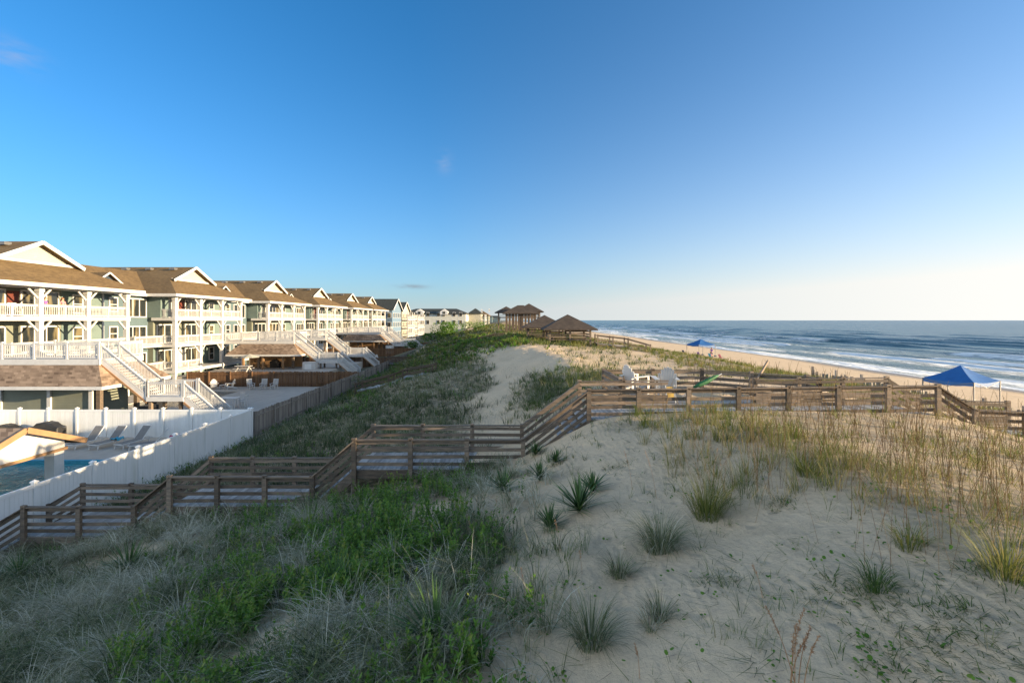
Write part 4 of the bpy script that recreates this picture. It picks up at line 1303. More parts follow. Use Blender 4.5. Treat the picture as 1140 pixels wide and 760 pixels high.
dup(BC, (-24.0, 40.7, PZ), R(90), 'white patio chair at the right end of the white patio table')
dup(BC, (-25.6, 39.7, PZ), R(5), 'white patio chair on the camera side of the white patio table')
dup(BC, (-24.8, 41.55, PZ), R(175), 'white patio chair on the far side of the white patio table')

pt = thing('picnic_table', (-34.8, 59.0, PZ + 1.15), 0, 'white picnic table under the porch beside the open shingled bar', 'table')
MB().box(-.95, .95, -.4, .4, .72, .77, .5).build('table_top', 'white', pt)
for s in (-1, 1):
    MB().box(-.95, .95, s * .7 - .14, s * .7 + .14, .42, .46, .5).build('bench_seat', 'white', pt)
    m = MB(); m.beam((s * .7, -.7, 0), (s * .7, .25, .72), .05, .09, .5); m.beam((s * .75, .7, 0), (s * .75, -.25, .72), .05, .09, .5); m.build('leg', 'white', pt)
pp = thing('patio_umbrella', (-33.2, 57.6, PZ + 1.15), 0, 'small open cream patio umbrella beside the picnic table', 'umbrella')
m = MB(); m.tube([(0, 0, 0), (0, 0, 2.35)], .03, 8); m.build('pole', 'wood', pp)
m = MB(); ring = [(1.15 * math.cos(i * math.pi / 4), 1.15 * math.sin(i * math.pi / 4), 2.0) for i in range(8)]
for i in range(8): m.slab([ring[i], ring[(i + 1) % 8], (0, 0, 2.42)], (0, 0, -.02), .5)
m.build('canopy', 'cream', pp)

# loungers on the near terrace
L0 = lounger(); L0.location = (-26.55, 28.4, PZ); L0.rotation_euler = (0, 0, R(-5))
tag(L0, 'left one of the three grey loungers standing side by side on the pool terrace', 'sun lounger', 'grey sun loungers by the near pool')
dup(L0, (-25.15, 28.4, PZ), R(-7), 'middle grey lounger on the pool terrace, with a turquoise towel')
dup(L0, (-23.65, 28.5, PZ), R(-9), 'right one of the three grey loungers standing side by side, reclined back up')
dup(L0, (-22.2, 27.9, PZ), R(-60), 'grey lounger lying low behind the stained fence, its frame half hidden')
dup(L0, (-20.9, 29.4, PZ), R(-75), 'grey lounger farthest right on the pool terrace, beside a magenta towel')
def drape(name, c, sx, sy, mat, label, rz=0.0):
    m = MB(); n = 6
    vs, fs = [], []
    for j in range(n + 1):
        for i in range(n + 1):
            u, v = i / n - .5, j / n - .5
            vs.append((u * sx, v * sy, .05 + .05 * math.sin(i * 1.7 + j) - .10 * (abs(u) > .4)))
    for j in range(n):
        for i in range(n):
            a = j * (n + 1) + i; fs.append((a, a + 1, a + n + 2, a + n + 1))
    m.add(vs, fs, .5)
    o = m.build(name, mat, smooth=True); o.location = c; o.rotation_euler = (0, 0, rz)
    sm = o.modifiers.new('thick', 'SOLIDIFY'); sm.thickness = .03
    return tag(o, label, 'towel')
drape('towel', (-24.82, 28.62, PZ + .40), .5, .5, 'teal_cloth', 'turquoise towel bunched on the middle lounger')
drape('towel', (-21.6, 29.2, PZ + .42), .5, .45, 'magenta', 'magenta towel on the far right lounger')

def covered_grill(loc, label, w=1.9, h=1.15):
    t = thing('covered_grill', loc, 0, label, 'grill', 'grills under black covers')
    prof = [(-.5, 0), (-.5, .78), (-.34, .86), (-.24, 1.0), (.0, 1.06), (.24, 1.0), (.36, .84), (.5, .76), (.5, 0)]
    vs = []; d = .62
    for k, sc_ in enumerate((.96, 1, 1, .96)):
        y = (-d / 2, -d / 2 + .05, d / 2 - .05, d / 2)[k]
        for (x, z) in prof: vs.append((x * w * sc_, y + .02 * math.sin(9 * x + k), z * h * (sc_ if z > .5 else 1)))
    n = len(prof); fs = [tuple(range(n)), tuple(range(4 * n - 1, 3 * n - 1, -1))]
    for k in range(3):
        for i in range(n): fs.append((k * n + i, k * n + (i + 1) % n, (k + 1) * n + (i + 1) % n, (k + 1) * n + i))
    MB().add(vs, fs, .5).build('cover', 'black', t)
    m = MB(); m.tube([(w * .5, 0, .74 * h), (w * .62, 0, .74 * h)], .03, 6); m.build('handle', 'metal', t)
    return t
covered_grill((-30.3, 29.7, PZ), 'large black covered grill in front of the white back fence')
covered_grill((-33.0, 29.7, PZ), 'black covered grill at the left frame edge behind the brown roof', 1.7, 1.0)

# pool pavilion with a white gable
def pavilion():
    t = thing('pool_pavilion', (-23.0, 21.1, PZ - .3), 0, 'white gabled pavilion with brown roof standing at the pool, cut by the left frame edge', 'pavilion')
    o = Vector((-23.0, 21.1, PZ - .3))
    zb, zp, hw = -6.50 - o.z, -5.0 - o.z, 2.3
    zr = lambda y: zp - abs(y) * .42
    MB().slab([(0, -hw, zb), (0, hw, zb), (0, hw, zr(hw) - .05), (0, 0, zp - .05), (0, -hw, zr(hw) - .05)], (-.2, 0, 0), .5).build('gable_wall', 'white', t)
    r = MB()
    for s in (-1, 1):
        r.slab([(.45, s * 2.95, zr(2.95)), (.45, 0, zp), (-6.5, 0, zp), (-6.5, s * 2.95, zr(2.95))], (0, 0, -.08))
    ro = r.build('roof', 'shake', t)
    for s in (-1, 1):
        m = MB(); m.beam((.5, s * 2.98, zr(2.98) - .1), (.5, s * .02, zp - .1), .06, .26, .5); m.build('rake_board', 'trimwood', ro)
        m = MB(); m.box(-6.5, .46, s * 2.98 - .03, s * 2.98 + .03, zr(2.98) - .22, zr(2.98) - .01, .5); m.build('fascia', 'trimwood', ro)
    m = MB(); m.box(.002, .07, -hw - .1, hw + .1, zb - .14, zb, .5); m.build('base_trim', 'trimwood', t)
    for x in (-.28, -6.0):
        for s in (-1, 1):
            MB().box(x - .25, x + .25, s * (hw - .25) - .25, s * (hw - .25) + .25, -.6, zb - .142, .5).build('pillar', 'white', t)
    for s in (-1, 1):
        MB().box(-6.3, -.21, s * (hw - .25) - .1, s * (hw - .25) + .1, zb - .14, zb + .2, .5).build('beam', 'white', t)
    return t
pavilion()

# things on the platform
t = thing('beach_umbrella', (7.3, 18.3, -3.1), 0, 'folded green beach umbrella leaning on the slanted platform railing', 'umbrella')
m = MB(); m.tube([(0, 0, .40), (.25, .05, .50), (.6, .12, .64), (.95, .2, .80), (1.1, .23, .86)], [.045, .085, .095, .07, .025], 10); m.build('canopy', 'green', t, True)
m = MB(); m.tube([(-.5, -.1, .06), (1.25, .26, .92)], .018, 6); m.build('pole', 'white', t)
t = thing('folded_beach_chair', (6.0, 17.15, -3.14), R(8), 'folded yellow beach chair propped upright behind the boardwalk railing', 'chair')
m = MB(); m.slab([(-.12, 0, .12), (.12, 0, .12), (.14, .10, .62), (-.14, .10, .62)], (0, .03, 0), .5); m.build('fabric', 'yellow', t)
for s in (-1, 1):
    m = MB(); m.tube([(s * .17, 0, .02), (s * .17, .12, .68)], .018, 6); m.build('frame_tube', 'white', t)

# ------------------------------------------------------------------ beach canopies
def canopy(loc, rz, w, label):
    t = thing('beach_canopy', loc, rz, label, 'canopy tent', 'blue canopy tents on the beach')
    h, e, pk, n = w / 2, 2.06, 3.0, 6
    vs, fs = [], []
    m = MB()
    for k in range(4):
        a = [(-h, -h), (h, -h), (h, h), (-h, h)][k]; b = [(h, -h), (h, h), (-h, h), (-h, -h)][k]
        g = []
        for j in range(n + 1):
            row = []
            for i in range(n + 1):
                u, v = i / n, j / n
                ex, ey = a[0] + (b[0] - a[0]) * u, a[1] + (b[1] - a[1]) * u
                sag = -.10 * math.sin(math.pi * u) * (1 - v) - .09 * math.sin(math.pi * v)
                row.append((ex * (1 - v), ey * (1 - v), e + (pk - e) * v + sag))
            g.append(row)
        vs = [p for r_ in g for p in r_]
        fs = [(j * (n + 1) + i, j * (n + 1) + i + 1, (j + 1) * (n + 1) + i + 1, (j + 1) * (n + 1) + i) for j in range(n) for i in range(n)]
        m.add(vs, fs, random.random())
        low = [(p[0], p[1], p[2] - .24 - .02 * math.sin(i * 2.1)) for i, p in enumerate(g[0])]
        m.add(g[0] + low, [(i, i + 1, n + 2 + i, n + 1 + i) for i in range(n)], random.random())
    o = m.build('canopy_top', 'tarp', t)
    sm = o.modifiers.new('thick', 'SOLIDIFY'); sm.thickness = .012
    for x in (-h, h):
        for y in (-h, h):
            m = MB(); m.box(x - .03, x + .03, y - .03, y + .03, -.3, e, .5); m.build('leg', 'metal', t)
            m = MB(); m.cbox((x, y, .10), (.28, .28, .22)); m.build('weight_bag', 'navy', t)
    m = MB()
    for a, b in (((-h, -h), (h, -h)), ((h, -h), (h, h)), ((h, h), (-h, h)), ((-h, h), (-h, -h))):
        mid = ((a[0] + b[0]) / 2, (a[1] + b[1]) / 2)
        m.beam((a[0], a[1], e - .02), (mid[0], mid[1], e - .4), .025, .03); m.beam((mid[0], mid[1], e - .4), (b[0], b[1], e - .02), .025, .03)
    m.build('truss', 'metal', t)
    return t
canopy((30.05, 30.5, hz(30.05, 30.5)), R(18.9), 2.75, 'large near blue canopy tent behind the grey pickets')
canopy((33.2, 80, hz(33.2, 80)), R(15), 3.3, 'small far blue canopy tent near the water, with people beside it')

# ------------------------------------------------------------------ people
def skin_body(name, joints, edges, parent, mat, root=0):
    me = bpy.data.meshes.new(name)
    me.from_pydata([j[:3] for j in joints], edges, [])
    o = bpy.data.objects.new(name, me); COL.objects.link(o)
    if parent: o.parent = parent
    s = o.modifiers.new('skin', 'SKIN'); s.use_smooth_shade = True
    for i, v in enumerate(me.skin_vertices[0].data):
        v.radius = (joints[i][3], joints[i][4] if len(joints[i]) > 4 else joints[i][3]); v.use_root = i == root
    ss = o.modifiers.new('sub', 'SUBSURF'); ss.levels = 1; ss.render_levels = 2
    me.materials.append(M[mat])
    return o
def person(loc, rz, label, shirt, shorts, hair, seated=True):
    """faces +y"""
    t = thing('person', loc, rz, label, 'person')
    zs = .45 if seated else .92
    J = [(0, 0, zs, .125, .10), (0, -.02, zs + .25, .115, .085), (0, -.04, zs + .46, .14, .085), (0, -.03, zs + .56, .055), (0, 0, zs + .68, .085, .095), (0, .005, zs + .78, .075, .085)]
    E = [(0, 1), (1, 2), (2, 3), (3, 4), (4, 5)]
    for s in (-1, 1):
        b = len(J)
        J += [(s * .19, -.04, zs + .46, .05), (s * .25, .0, zs + .2, .042), (s * .20, .22, zs + .13, .034), (s * .19, .30, zs + .12, .03)]
        E += [(2, b), (b, b + 1), (b + 1, b + 2), (b + 2, b + 3)]
        b = len(J)
        if seated:
            J += [(s * .10, .06, zs, .085), (s * .13, .44, zs + .04, .06), (s * .13, .56, .10, .042), (s * .13, .66, .04, .035)]
        else:
            J += [(s * .10, 0, zs - .06, .085), (s * .11, .02, .50, .06), (s * .11, -.01, .09, .042), (s * .11, .12, .035, .035)]
        E += [(0, b), (b, b + 1), (b + 1, b + 2), (b + 2, b + 3)]
    body = skin_body('body', J, E, t, 'skin')
    TS = [(0, 0, zs + .02, .145, .118), (0, -.02, zs + .25, .132, .102), (0, -.04, zs + .455, .155, .10)]
    EE = [(0, 1), (1, 2)]
    for s in (-1, 1):
        b = len(TS); TS += [(s * .20, -.035, zs + .45, .062), (s * .235, -.01, zs + .30, .058)]; EE += [(2, b), (b, b + 1)]
    skin_body('shirt', TS, EE, body, shirt)
    b = [(0, 0, zs - .02, .14, .115)]; e = []
    for s in (-1, 1):
        i = len(b)
        if seated: b += [(s * .105, .08, zs, .10), (s * .125, .34, zs + .03, .085)]
        else: b += [(s * .10, 0, zs - .1, .10), (s * .11, .01, zs - .38, .08)]
        e += [(0, i), (i, i + 1)]
    skin_body('shorts', b, e, body, shorts)
    m = MB(); vs, fs = [], []
    for j in range(6):
        th = j / 5 * 1.75
        for i in range(10):
            ph = 2 * math.pi * i / 10
            vs.append((.105 * math.sin(th) * math.cos(ph), -.025 + .115 * math.sin(th) * math.sin(ph) - .02 * j / 5, zs + .715 + .125 * math.cos(th) - (.10 if math.sin(ph) < .3 and j == 5 else 0)))
    for j in range(5):
        for i in range(10): fs.append((j * 10 + i, j * 10 + (i + 1) % 10, (j + 1) * 10 + (i + 1) % 10, (j + 1) * 10 + i))
    m.add(vs, fs, .5); m.build('hair', hair, body, True)
    f = MB()
    for s in (-1, 1): f.cbox((s * .033, .088, zs + .705), (.022, .012, .012), 0, .5)
    f.build('eyes', 'black', body)
    f = MB(); f.slab([(-.014, .088, zs + .665), (.014, .088, zs + .665), (0, .085, zs + .71)], (0, .022, -.004), .5); f.build('nose', 'skin', body)
    f = MB(); f.cbox((0, .082, zs + .64), (.045, .012, .010), 0, .5); f.build('mouth', 'pink', body)
    return t
person((-40.75, UNITS[0] + .6, G0 + 8.2), R(-90), 'person with auburn hair and pink top standing at the nearest top porch railing', 'pink', 'navy', 'hair', False)
person((-40.95, UNITS[0] - .75, G0 + 8.2), R(-75), 'person with dark hair and violet top standing on the nearest top porch', 'violet', 'navy', 'hair_dark', False)

def beach_chair(mat):
    t = thing('beach_chair')
    m = MB(); m.slab([(-.26, .25, .26), (.26, .25, .26), (.26, -.22, .20), (-.26, -.22, .20)], (0, 0, .02), .5); m.build('seat', mat, t)
    m = MB(); m.slab([(-.26, -.22, .22), (.26, -.22, .22), (.26, -.5, .82), (-.26, -.5, .82)], (0, .02, .01), .5); m.build('backrest', mat, t)
    for s in (-1, 1):
        m = MB(); m.tube([(s * .28, .28, 0), (s * .28, .25, .42), (s * .28, -.34, .45)], .016, 6); m.tube([(s * .28, .2, .22), (s * .28, -.4, 0)], .016, 6); m.build('frame_tube', 'metal', t)
    return t
bx = [(28.9, 76.0, 'navy', 'navy blue beach chair left of the far canopy, standing apart'), (31.0, 75.0, 'violet', 'violet beach chair in front of the far canopy'), (32.6, 74.4, 'teal_cloth', 'turquoise beach chair in the group below the far canopy'), (34.6, 75.2, 'pink', 'pink beach chair at the right end of the group by the far canopy')]
for (x, y, mt, lab) in bx:
    c = beach_chair(mt); c.location = (x, y, hz(x, y)); c.rotation_euler = (0, 0, R(-70)); tag(c, lab, 'chair', 'beach chairs by the far canopy')
person((32.5, 74.4, hz(32.5, 74.4) - .2), R(-70), 'person in pink shirt seated on the beach by the far canopy', 'pink', 'navy', 'hair_dark', True)
person((33.7, 76.8, hz(33.7, 76.8) - .0), R(-60), 'person in violet shirt standing beside the far canopy', 'violet', 'navy', 'hair', False)

# small things of the yards
for (x, y, z, w, h, mt, lab) in ((-33.4, 64.2, PZ + 1.15, 1.3, 1.1, 'black', 'dark covered grill inside the open shingled bar'),):
    covered_grill((x, y, z), lab, w, h)
for (x, y, lab) in ((-27.6, 34.6, 'black heat pump unit under the near deck stairs'), (-28.6, 36.4, 'black heat pump unit farther back under the near deck stairs')):
    t = thing('heat_pump', (x, y, G0), 0, lab, 'heat pump', 'heat pumps under the stairs')
    MB().box(-.42, .42, -.42, .42, 0, 1.45, .5).build('casing', 'black', t)
    m = MB()
    for i in range(8): m.box(-.36, .36, -.45, -.421, .15 + i * .15, .21 + i * .15, .5)
    m.build('grille', 'metal', t)

# ------------------------------------------------------------------ vegetation
def ground_hit(px, py):
    """point of the dune under a line of sight of the photograph"""
    dx, dz = (px - 570) / 506.7, (356 - py) / 506.7
    ys = np.concatenate([np.arange(2, 30, .04), np.arange(30, 200, .25)])
    z = height(dx * ys, ys)
    k = np.argmax(dz * ys <= z)
    y = ys[k]
    return Vector((dx * y, y, float(z[k])))

def blade_verts(base, L, head, lean, bend, w, nseg):
    """strips of nseg quads; every argument is an array over the blades"""
    N = len(L)
    th = np.repeat(lean[:, None], nseg, 1) + bend[:, None] * (np.arange(nseg) / max(nseg - 1, 1))[None] ** 1.3
    seg = (L / nseg)[:, None]
    hx = np.concatenate([np.zeros((N, 1)), np.cumsum(np.sin(th) * seg, 1)], 1)
    vz = np.concatenate([np.zeros((N, 1)), np.cumsum(np.cos(th) * seg, 1)], 1)
    ch, sh_ = np.cos(head)[:, None], np.sin(head)[:, None]
    C = np.stack([base[:, 0:1] + hx * ch, base[:, 1:2] + hx * sh_, base[:, 2:3] + vz], -1)
    t = np.arange(nseg + 1) / nseg
    ww = w[:, None] * np.clip(1.08 - t[None] ** 1.6, .06, 1) * .5
    tw = head + np.pi / 2 + rng.uniform(-.5, .5, N)
    S = np.stack([np.cos(tw), np.sin(tw), np.zeros(N)], -1)[:, None, :] * ww[..., None]
    V = np.stack([C - S, C + S], 2).reshape(N, -1, 3)
    k = 2 * (nseg + 1)
    i = np.arange(nseg) * 2
    q = np.stack([i, i + 1, i + 3, i + 2], -1)
    Q = (np.arange(N) * k)[:, None, None] + q[None]
    return V.reshape(-1, 3), Q.reshape(-1, 4), k

class Plants:
    def __init__(s): s.V, s.Q, s.T, s.n = [], [], [], 0
    def put(s, V, Q, tone, k):
        s.V.append(V); s.Q.append(Q + s.n); s.T.append(np.repeat(tone, k)); s.n += len(V)
    def blades(s, base, L, head, lean, bend, w, tone, nseg=4):
        V, Q, k = blade_verts(base, L, head, lean, bend, w, nseg); s.put(V, Q, tone, k)
    def leaves(s, c, d, n_, ln, wd, tone):
        """rhombic leaves: centre-base c, direction d, side n_"""
        a = c; b = c + d * (ln * .45)[:, None] + n_ * (wd * .5)[:, None]
        e = c + d * ln[:, None]; f = c + d * (ln * .45)[:, None] - n_ * (wd * .5)[:, None]
        V = np.stack([a, b, e, f], 1).reshape(-1, 3)
        Q = np.arange(len(c) * 4).reshape(-1, 4)
        s.put(V, Q, tone, 4)
    def build(s, name, mat, parent=None):
        o = np_mesh(name, np.concatenate(s.V), np.concatenate(s.Q), mat, {'tone': np.concatenate(s.T)})
        if parent: o.parent = parent
        return o

M['grass_dry'] = leaf_mat('dry_dune_grass', [(0, (.028, .045, .016)), (.3, (.095, .125, .045)), (.6, (.23, .23, .13)), (.85, (.38, .365, .27)), (1, (.52, .50, .40))], .22, .7)
M['grass_green'] = leaf_mat('green_dune_grass', [(0, (.04, .08, .018)), (.5, (.09, .14, .03)), (.8, (.15, .17, .05)), (1, (.24, .21, .10))], .3, .6)
M['grass_crest'] = leaf_mat('yellow_green_crest_grass', [(0, (.07, .10, .02)), (.4, (.13, .155, .03)), (.75, (.23, .20, .06)), (1, (.33, .26, .12))], .35, .6)
M['leaf'] = leaf_mat('shrub_leaf', [(0, (.03, .07, .012)), (.5, (.075, .165, .018)), (.85, (.13, .24, .028)), (1, (.21, .25, .045))], .35, .5)
M['stalk'] = leaf_mat('sea_oat_stalk', [(0, (.11, .065, .03)), (.5, (.20, .125, .055)), (1, (.36, .24, .11))], .15, .7)
M['orange_stalk'] = leaf_mat('orange_sea_oat', [(0, (.34, .18, .085)), (1, (.48, .30, .16))], .2, .7)
M['yucca'] = leaf_mat('yucca_leaf', [(0, (.03, .07, .02)), (.7, (.07, .135, .035)), (1, (.24, .24, .11))], .12, .45)
M['twig'] = leaf_mat('dead_twig', [(0, (.07, .055, .04)), (1, (.30, .25, .18))], 0, .8)

def scatter(n, y0, y1, dens, pxlo=-160, pxhi=1300):
    """random ground points, thinning with distance; kept with probability dens(x, y)"""
    ly = rng.uniform(math.log(y0), math.log(y1), n)
    y = np.exp(ly); x = (rng.uniform(pxlo, pxhi, n) - 570) / 506.7 * y
    k = rng.uniform(0, 1, n) < dens(x, y)
    x, y = x[k], y[k]
    return np.stack([x, y, height(x, y)], -1)
def on_walk(x, y):
    w = ((y > YN - .12) & (y < YN + 2.02) & (x < 18.3)) | ((x > 3.9) & (x < 11.4) & (y > 16.5) & (y < 20.0))
    w |= (y > 42.4) & (y < 44.4) & (x > -14.7) & (x < -7.3)
    w |= (x < -17.25) & (y < 140) & (y > 10)
    return w
def green_share(x, y):
    """share of green leafy plants among the cover (front slope)"""
    c = clump(x, y, 1.5, 51)
    a = np.exp(-((x + 3.3 + .15 * (y - 8)) / 2.3) ** 2) * 1.4
    return np.clip(a * sstep(-.40, .06, c) + .6 * sstep(.3, .6, c), 0, 1) * (y < 14.3)

def tufts(P, pts, nb, L, spread, lean, bend, w, tone, nseg=4, tone_j=.18, wind=None):
    n = len(pts)
    if n == 0: return
    nb_i = rng.integers(int(nb * .6), int(nb * 1.4) + 1, n)
    idx = np.repeat(np.arange(n), nb_i); m = len(idx)
    hd = rng.uniform(0, 2 * np.pi, m)
    rr = np.sqrt(rng.uniform(0, 1, m)) * spread
    b = pts[idx].copy(); b[:, 0] += np.cos(hd) * rr; b[:, 1] += np.sin(hd) * rr; b[:, 2] -= .02
    size = rng.uniform(.65, 1.25, n)[idx]
    Lb = rng.uniform(L[0], L[1], m) * size
    if wind is not None:
        hd = np.where(rng.uniform(0, 1, m) < wind[1], wind[0] + rng.normal(0, .5, m), hd)
    dist = np.maximum(pts[idx, 1], 3)
    ww = np.maximum(w, .00085 * dist) * rng.uniform(.7, 1.3, m)
    tn = np.clip(tone[idx] + rng.normal(0, tone_j, m), 0, 1)
    P.blades(b, Lb, hd, rng.uniform(lean[0], lean[1], m), rng.uniform(bend[0], bend[1], m), ww, tn, nseg)

# --- front slope: matted pale grass
P = Plants()
dry = lambda x, y: np.where(on_walk(x, y), 0, np.clip(veg(x, y) * (x < 1.0) * 1.1, 0, 1) * (1 - .9 * green_share(x, y)) * (.35 + .65 * sstep(-.35, .2, clump(x, y, 1.1, 71))))
pts = scatter(8400, 3.2, 14.7, dry, -420, 620)
tone = np.clip(.50 + .75 * clump(pts[:, 0], pts[:, 1], 1.2, 61) + rng.normal(0, .14, len(pts)), 0, 1)
tufts(P, pts, 17, (.38, .90), .10, (.05, .5), (1.0, 2.4), .0095, tone, 5, wind=(-2.3, .35))
# big arching tussocks of pale dead grass standing proud of the mat
pts = scatter(1400, 3.3, 14.5, lambda x, y: dry(x, y) * .55, -420, 600)
tufts(P, pts, 70, (.4, .85), .20, (.1, .75), (.9, 2.3), .0085, np.clip(rng.normal(.80, .12, len(pts)), 0, 1), 5, tone_j=.14, wind=(-2.3, .3))
# low litter of dead blades
pts = scatter(6400, 3.2, 14.7, lambda x, y: np.where(on_walk(x, y), 0, veg(x, y) * (x < .6)), -420, 620)
tufts(P, pts, 8, (.2, .5), .15, (1.1, 1.5), (.0, .35), .008, np.clip(rng.normal(.72, .15, len(pts)), 0, 1), 3)
# valley and slopes behind the boardwalk
back = lambda x, y: np.where(on_walk(x, y), 0, veg(x, y)) * (x < 11)
pts = scatter(24000, 16.9, 110, back, -40, 900)
tone = np.clip(.27 + .5 * clump(pts[:, 0], pts[:, 1], 3.0, 63) + .12 * rng.normal(0, 1, len(pts)), 0, 1)
tufts(P, pts, 9, (.28, .65), .20, (.05, .7), (.5, 1.6), .007, tone, 3)
tag(P.build('dune_grass', 'grass_dry'), kind='stuff')

# --- green grass among it
P = Plants()
gd = lambda x, y: np.where(on_walk(x, y), 0, veg(x, y) * sstep(-.05, .45, clump(x, y, 2.2, 81)) * (x < 3))
pts = scatter(6500, 3.2, 80, gd, -200, 760)
tufts(P, pts, 13, (.2, .5), .10, (.05, .55), (.3, 1.3), .006, np.clip(.35 + .25 * rng.normal(0, 1, len(pts)), 0, 1), 4)
# thin tufts on the bare sand in front
sd = lambda x, y: np.where((x > -1) & (x < 6.5) & (y < 14.5), .05 + .5 * sstep(.12, .55, clump(x, y, 1.2, 83)) + .35 * sstep(10.5, 13.5, y), 0)
pts = scatter(4300, 3.4, 14.6, sd, 420, 1150)
tufts(P, pts, 6, (.12, .38), .05, (.1, .7), (.3, 1.4), .005, np.clip(.5 + .3 * rng.normal(0, 1, len(pts)), 0, 1), 4)
# low creeping patches in the shaded right foreground
for (px, py, n_, s_) in ((975, 660, 60, .22), (930, 655, 40, .16), (1065, 690, 60, .2), (1090, 640, 40, .16), (1010, 730, 50, .2), (870, 560, 30, .15), (800, 650, 30, .15), (760, 470, 60, .35), (720, 475, 40, .3), (690, 520, 40, .2), (775, 520, 50, .25), (830, 480, 60, .3), (640, 470, 40, .3), (1100, 735, 50, .2)):
    c = ground_hit(px, py)
    q = np.array([c.x, c.y])[None] + rng.normal(0, s_, (n_, 2))
    pp_ = np.stack([q[:, 0], q[:, 1], height(q[:, 0], q[:, 1])], -1)
    tufts(P, pp_, 6, (.06, .2), .05, (.6, 1.4), (.1, .9), .008, np.clip(.3 + .25 * rng.normal(0, 1, n_), 0, 1), 3)
# sprawling runners lying on the sand
pts = scatter(900, 3.4, 14.6, lambda x, y: np.where((x > -1) & (x < 6.5), .7, 0), 420, 1250)
tufts(P, pts, 4, (.15, .5), .05, (1.25, 1.5), (-.1, .12), .006, np.clip(.4 + .3 * rng.normal(0, 1, len(pts)), 0, 1), 3)
# mound by the stairs, dark and dense
pts = scatter(1700, 17, 30, lambda x, y: np.where(on_walk(x, y), 0, np.exp(-(((x - 1.9) / 1.4) ** 2 + ((y - 22.5) / 3.6) ** 2))), 540, 720)
tufts(P, pts, 12, (.18, .42), .14, (.05, .5), (.4, 1.4), .006, np.clip(.4 + .25 * rng.normal(0, 1, len(pts)), 0, 1), 4)
tag(P.build('green_grass', 'grass_green'), kind='stuff')
P = Plants()
pts = scatter(1500, 3.3, 14.6, lambda x, y: np.where((x > -2) & (x < 12) & ~on_walk(x, y), .3 + .5 * sstep(0, .5, clump(x, y, 1.0, 141)), 0), 380, 1300)
n = len(pts)
P.blades(pts + np.array([0, 0, .012]), rng.uniform(.06, .38, n), rng.uniform(0, 6.28, n), rng.uniform(1.25, 1.56, n), rng.uniform(-.1, .15, n), np.maximum(.0045, .0006 * pts[:, 1]), rng.uniform(.0, 1, n), 3)
tag(P.build('dead_stems', 'twig'), kind='stuff')

# --- sunlit crest and beach edge
P = Plants()
cd = lambda x, y: np.where(on_walk(x, y), 0, np.where(y < 15, sstep(4.3, 5.6, x + .6 * clump(x, y, 1.5, 91)) * (.28 + .72 * sstep(-.1, .5, clump(x, y, 1.3, 93))), 0)) * (1 - sstep(22, 26, x))
pts = scatter(4600, 4.3, 24, cd, 640, 1400)
tufts(P, pts, 11, (.18, .56), .09, (.1, .75), (.3, 1.5), .005, np.clip(.45 + .28 * rng.normal(0, 1, len(pts)), 0, 1), 4)
pts = scatter(300, 7, 14.6, lambda x, y: np.where((x > 3.2) & (x < 6.5), .8, 0), 700, 960)
tufts(P, pts, 18, (.35, .75), .12, (.05, .5), (.3, 1.3), .005, np.clip(.5 + .28 * rng.normal(0, 1, len(pts)), 0, 1), 5)
# strip along the beach edge and round the platform
ed = lambda x, y: np.where(on_walk(x, y), 0, np.where(x > 10, veg(x, y), np.exp(-(((x - 4.8) / 2.2) ** 2 + ((y - 23.5) / 2.0) ** 2))))
pts = scatter(9000, 17, 110, ed, 600, 1200)
tufts(P, pts, 10, (.25, .6), .18, (.05, .6), (.3, 1.2), .006, np.clip(.42 + .26 * rng.normal(0, 1, len(pts)), 0, 1), 3)
# low plants on the far crest
fc = lambda x, y: np.where(on_walk(x, y), 0, veg(x, y) * (x > -16) * (x < 12) * sstep(38, 46, y + 3 * clump(x, y, 5, 31)))
pts = scatter(9000, 36, 190, fc, 380, 760)
tufts(P, pts, 9, (.3, .75), .3, (.05, .7), (.2, 1.0), .008, np.clip(.25 + .28 * rng.normal(0, 1, len(pts)), 0, 1), 3)
pts = scatter(800, 24, 48, lambda x, y: np.where((x > 2.5) & (x < 12) & ~on_walk(x, y), .35 * sstep(.0, .5, clump(x, y, 2, 97)), 0), 600, 860)
tufts(P, pts, 8, (.12, .3), .12, (.1, .7), (.2, 1.0), .006, np.clip(.6 + .25 * rng.normal(0, 1, len(pts)), 0, 1), 3)
tag(P.build('crest_grass', 'grass_crest'), kind='stuff')

# --- sea oats: thin brown stalks with drooping heads, hundreds on the crest
def oat(P, base, H, lean, hd, r, tone, head=True, seedn=26):
    n = 7
    t = np.linspace(0, 1, n)
    off = H * (lean * t + .10 * t ** 3)
    C = np.stack([base[0] + off * math.cos(hd), base[1] + off * math.sin(hd), base[2] + H * t * (1 - .12 * lean)], -1)
    # two crossed strips make the stem
    for a in (hd + 1.57, hd):
        s = np.array([math.cos(a), math.sin(a), 0]) * r
        V = np.stack([C - s * (1.0 - .5 * t)[:, None], C + s * (1.0 - .5 * t)[:, None]], 1).reshape(-1, 3)
        i = np.arange(n - 1) * 2
        P.put(V, np.stack([i, i + 1, i + 3, i + 2], -1), np.full(1, tone), 2 * n)
    if head:
        u = rng.uniform(.66, 1.0, seedn)
        c = np.stack([np.interp(u, t, C[:, k]) for k in range(3)], -1)
        a = hd + rng.normal(0, 1.3, seedn)
        d = np.stack([np.cos(a) * .6, np.sin(a) * .6, rng.uniform(-.2, .9, seedn)], -1); d /= np.linalg.norm(d, axis=1)[:, None]
        sd_ = np.stack([-np.sin(a), np.cos(a), np.zeros(seedn)], -1)
        P.leaves(c, d, sd_, rng.uniform(.016, .036, seedn) * (1.15 - .3 * u), rng.uniform(.004, .009, seedn) + r, np.clip(tone + rng.normal(.12, .1, seedn), 0, 1))
P = Plants()
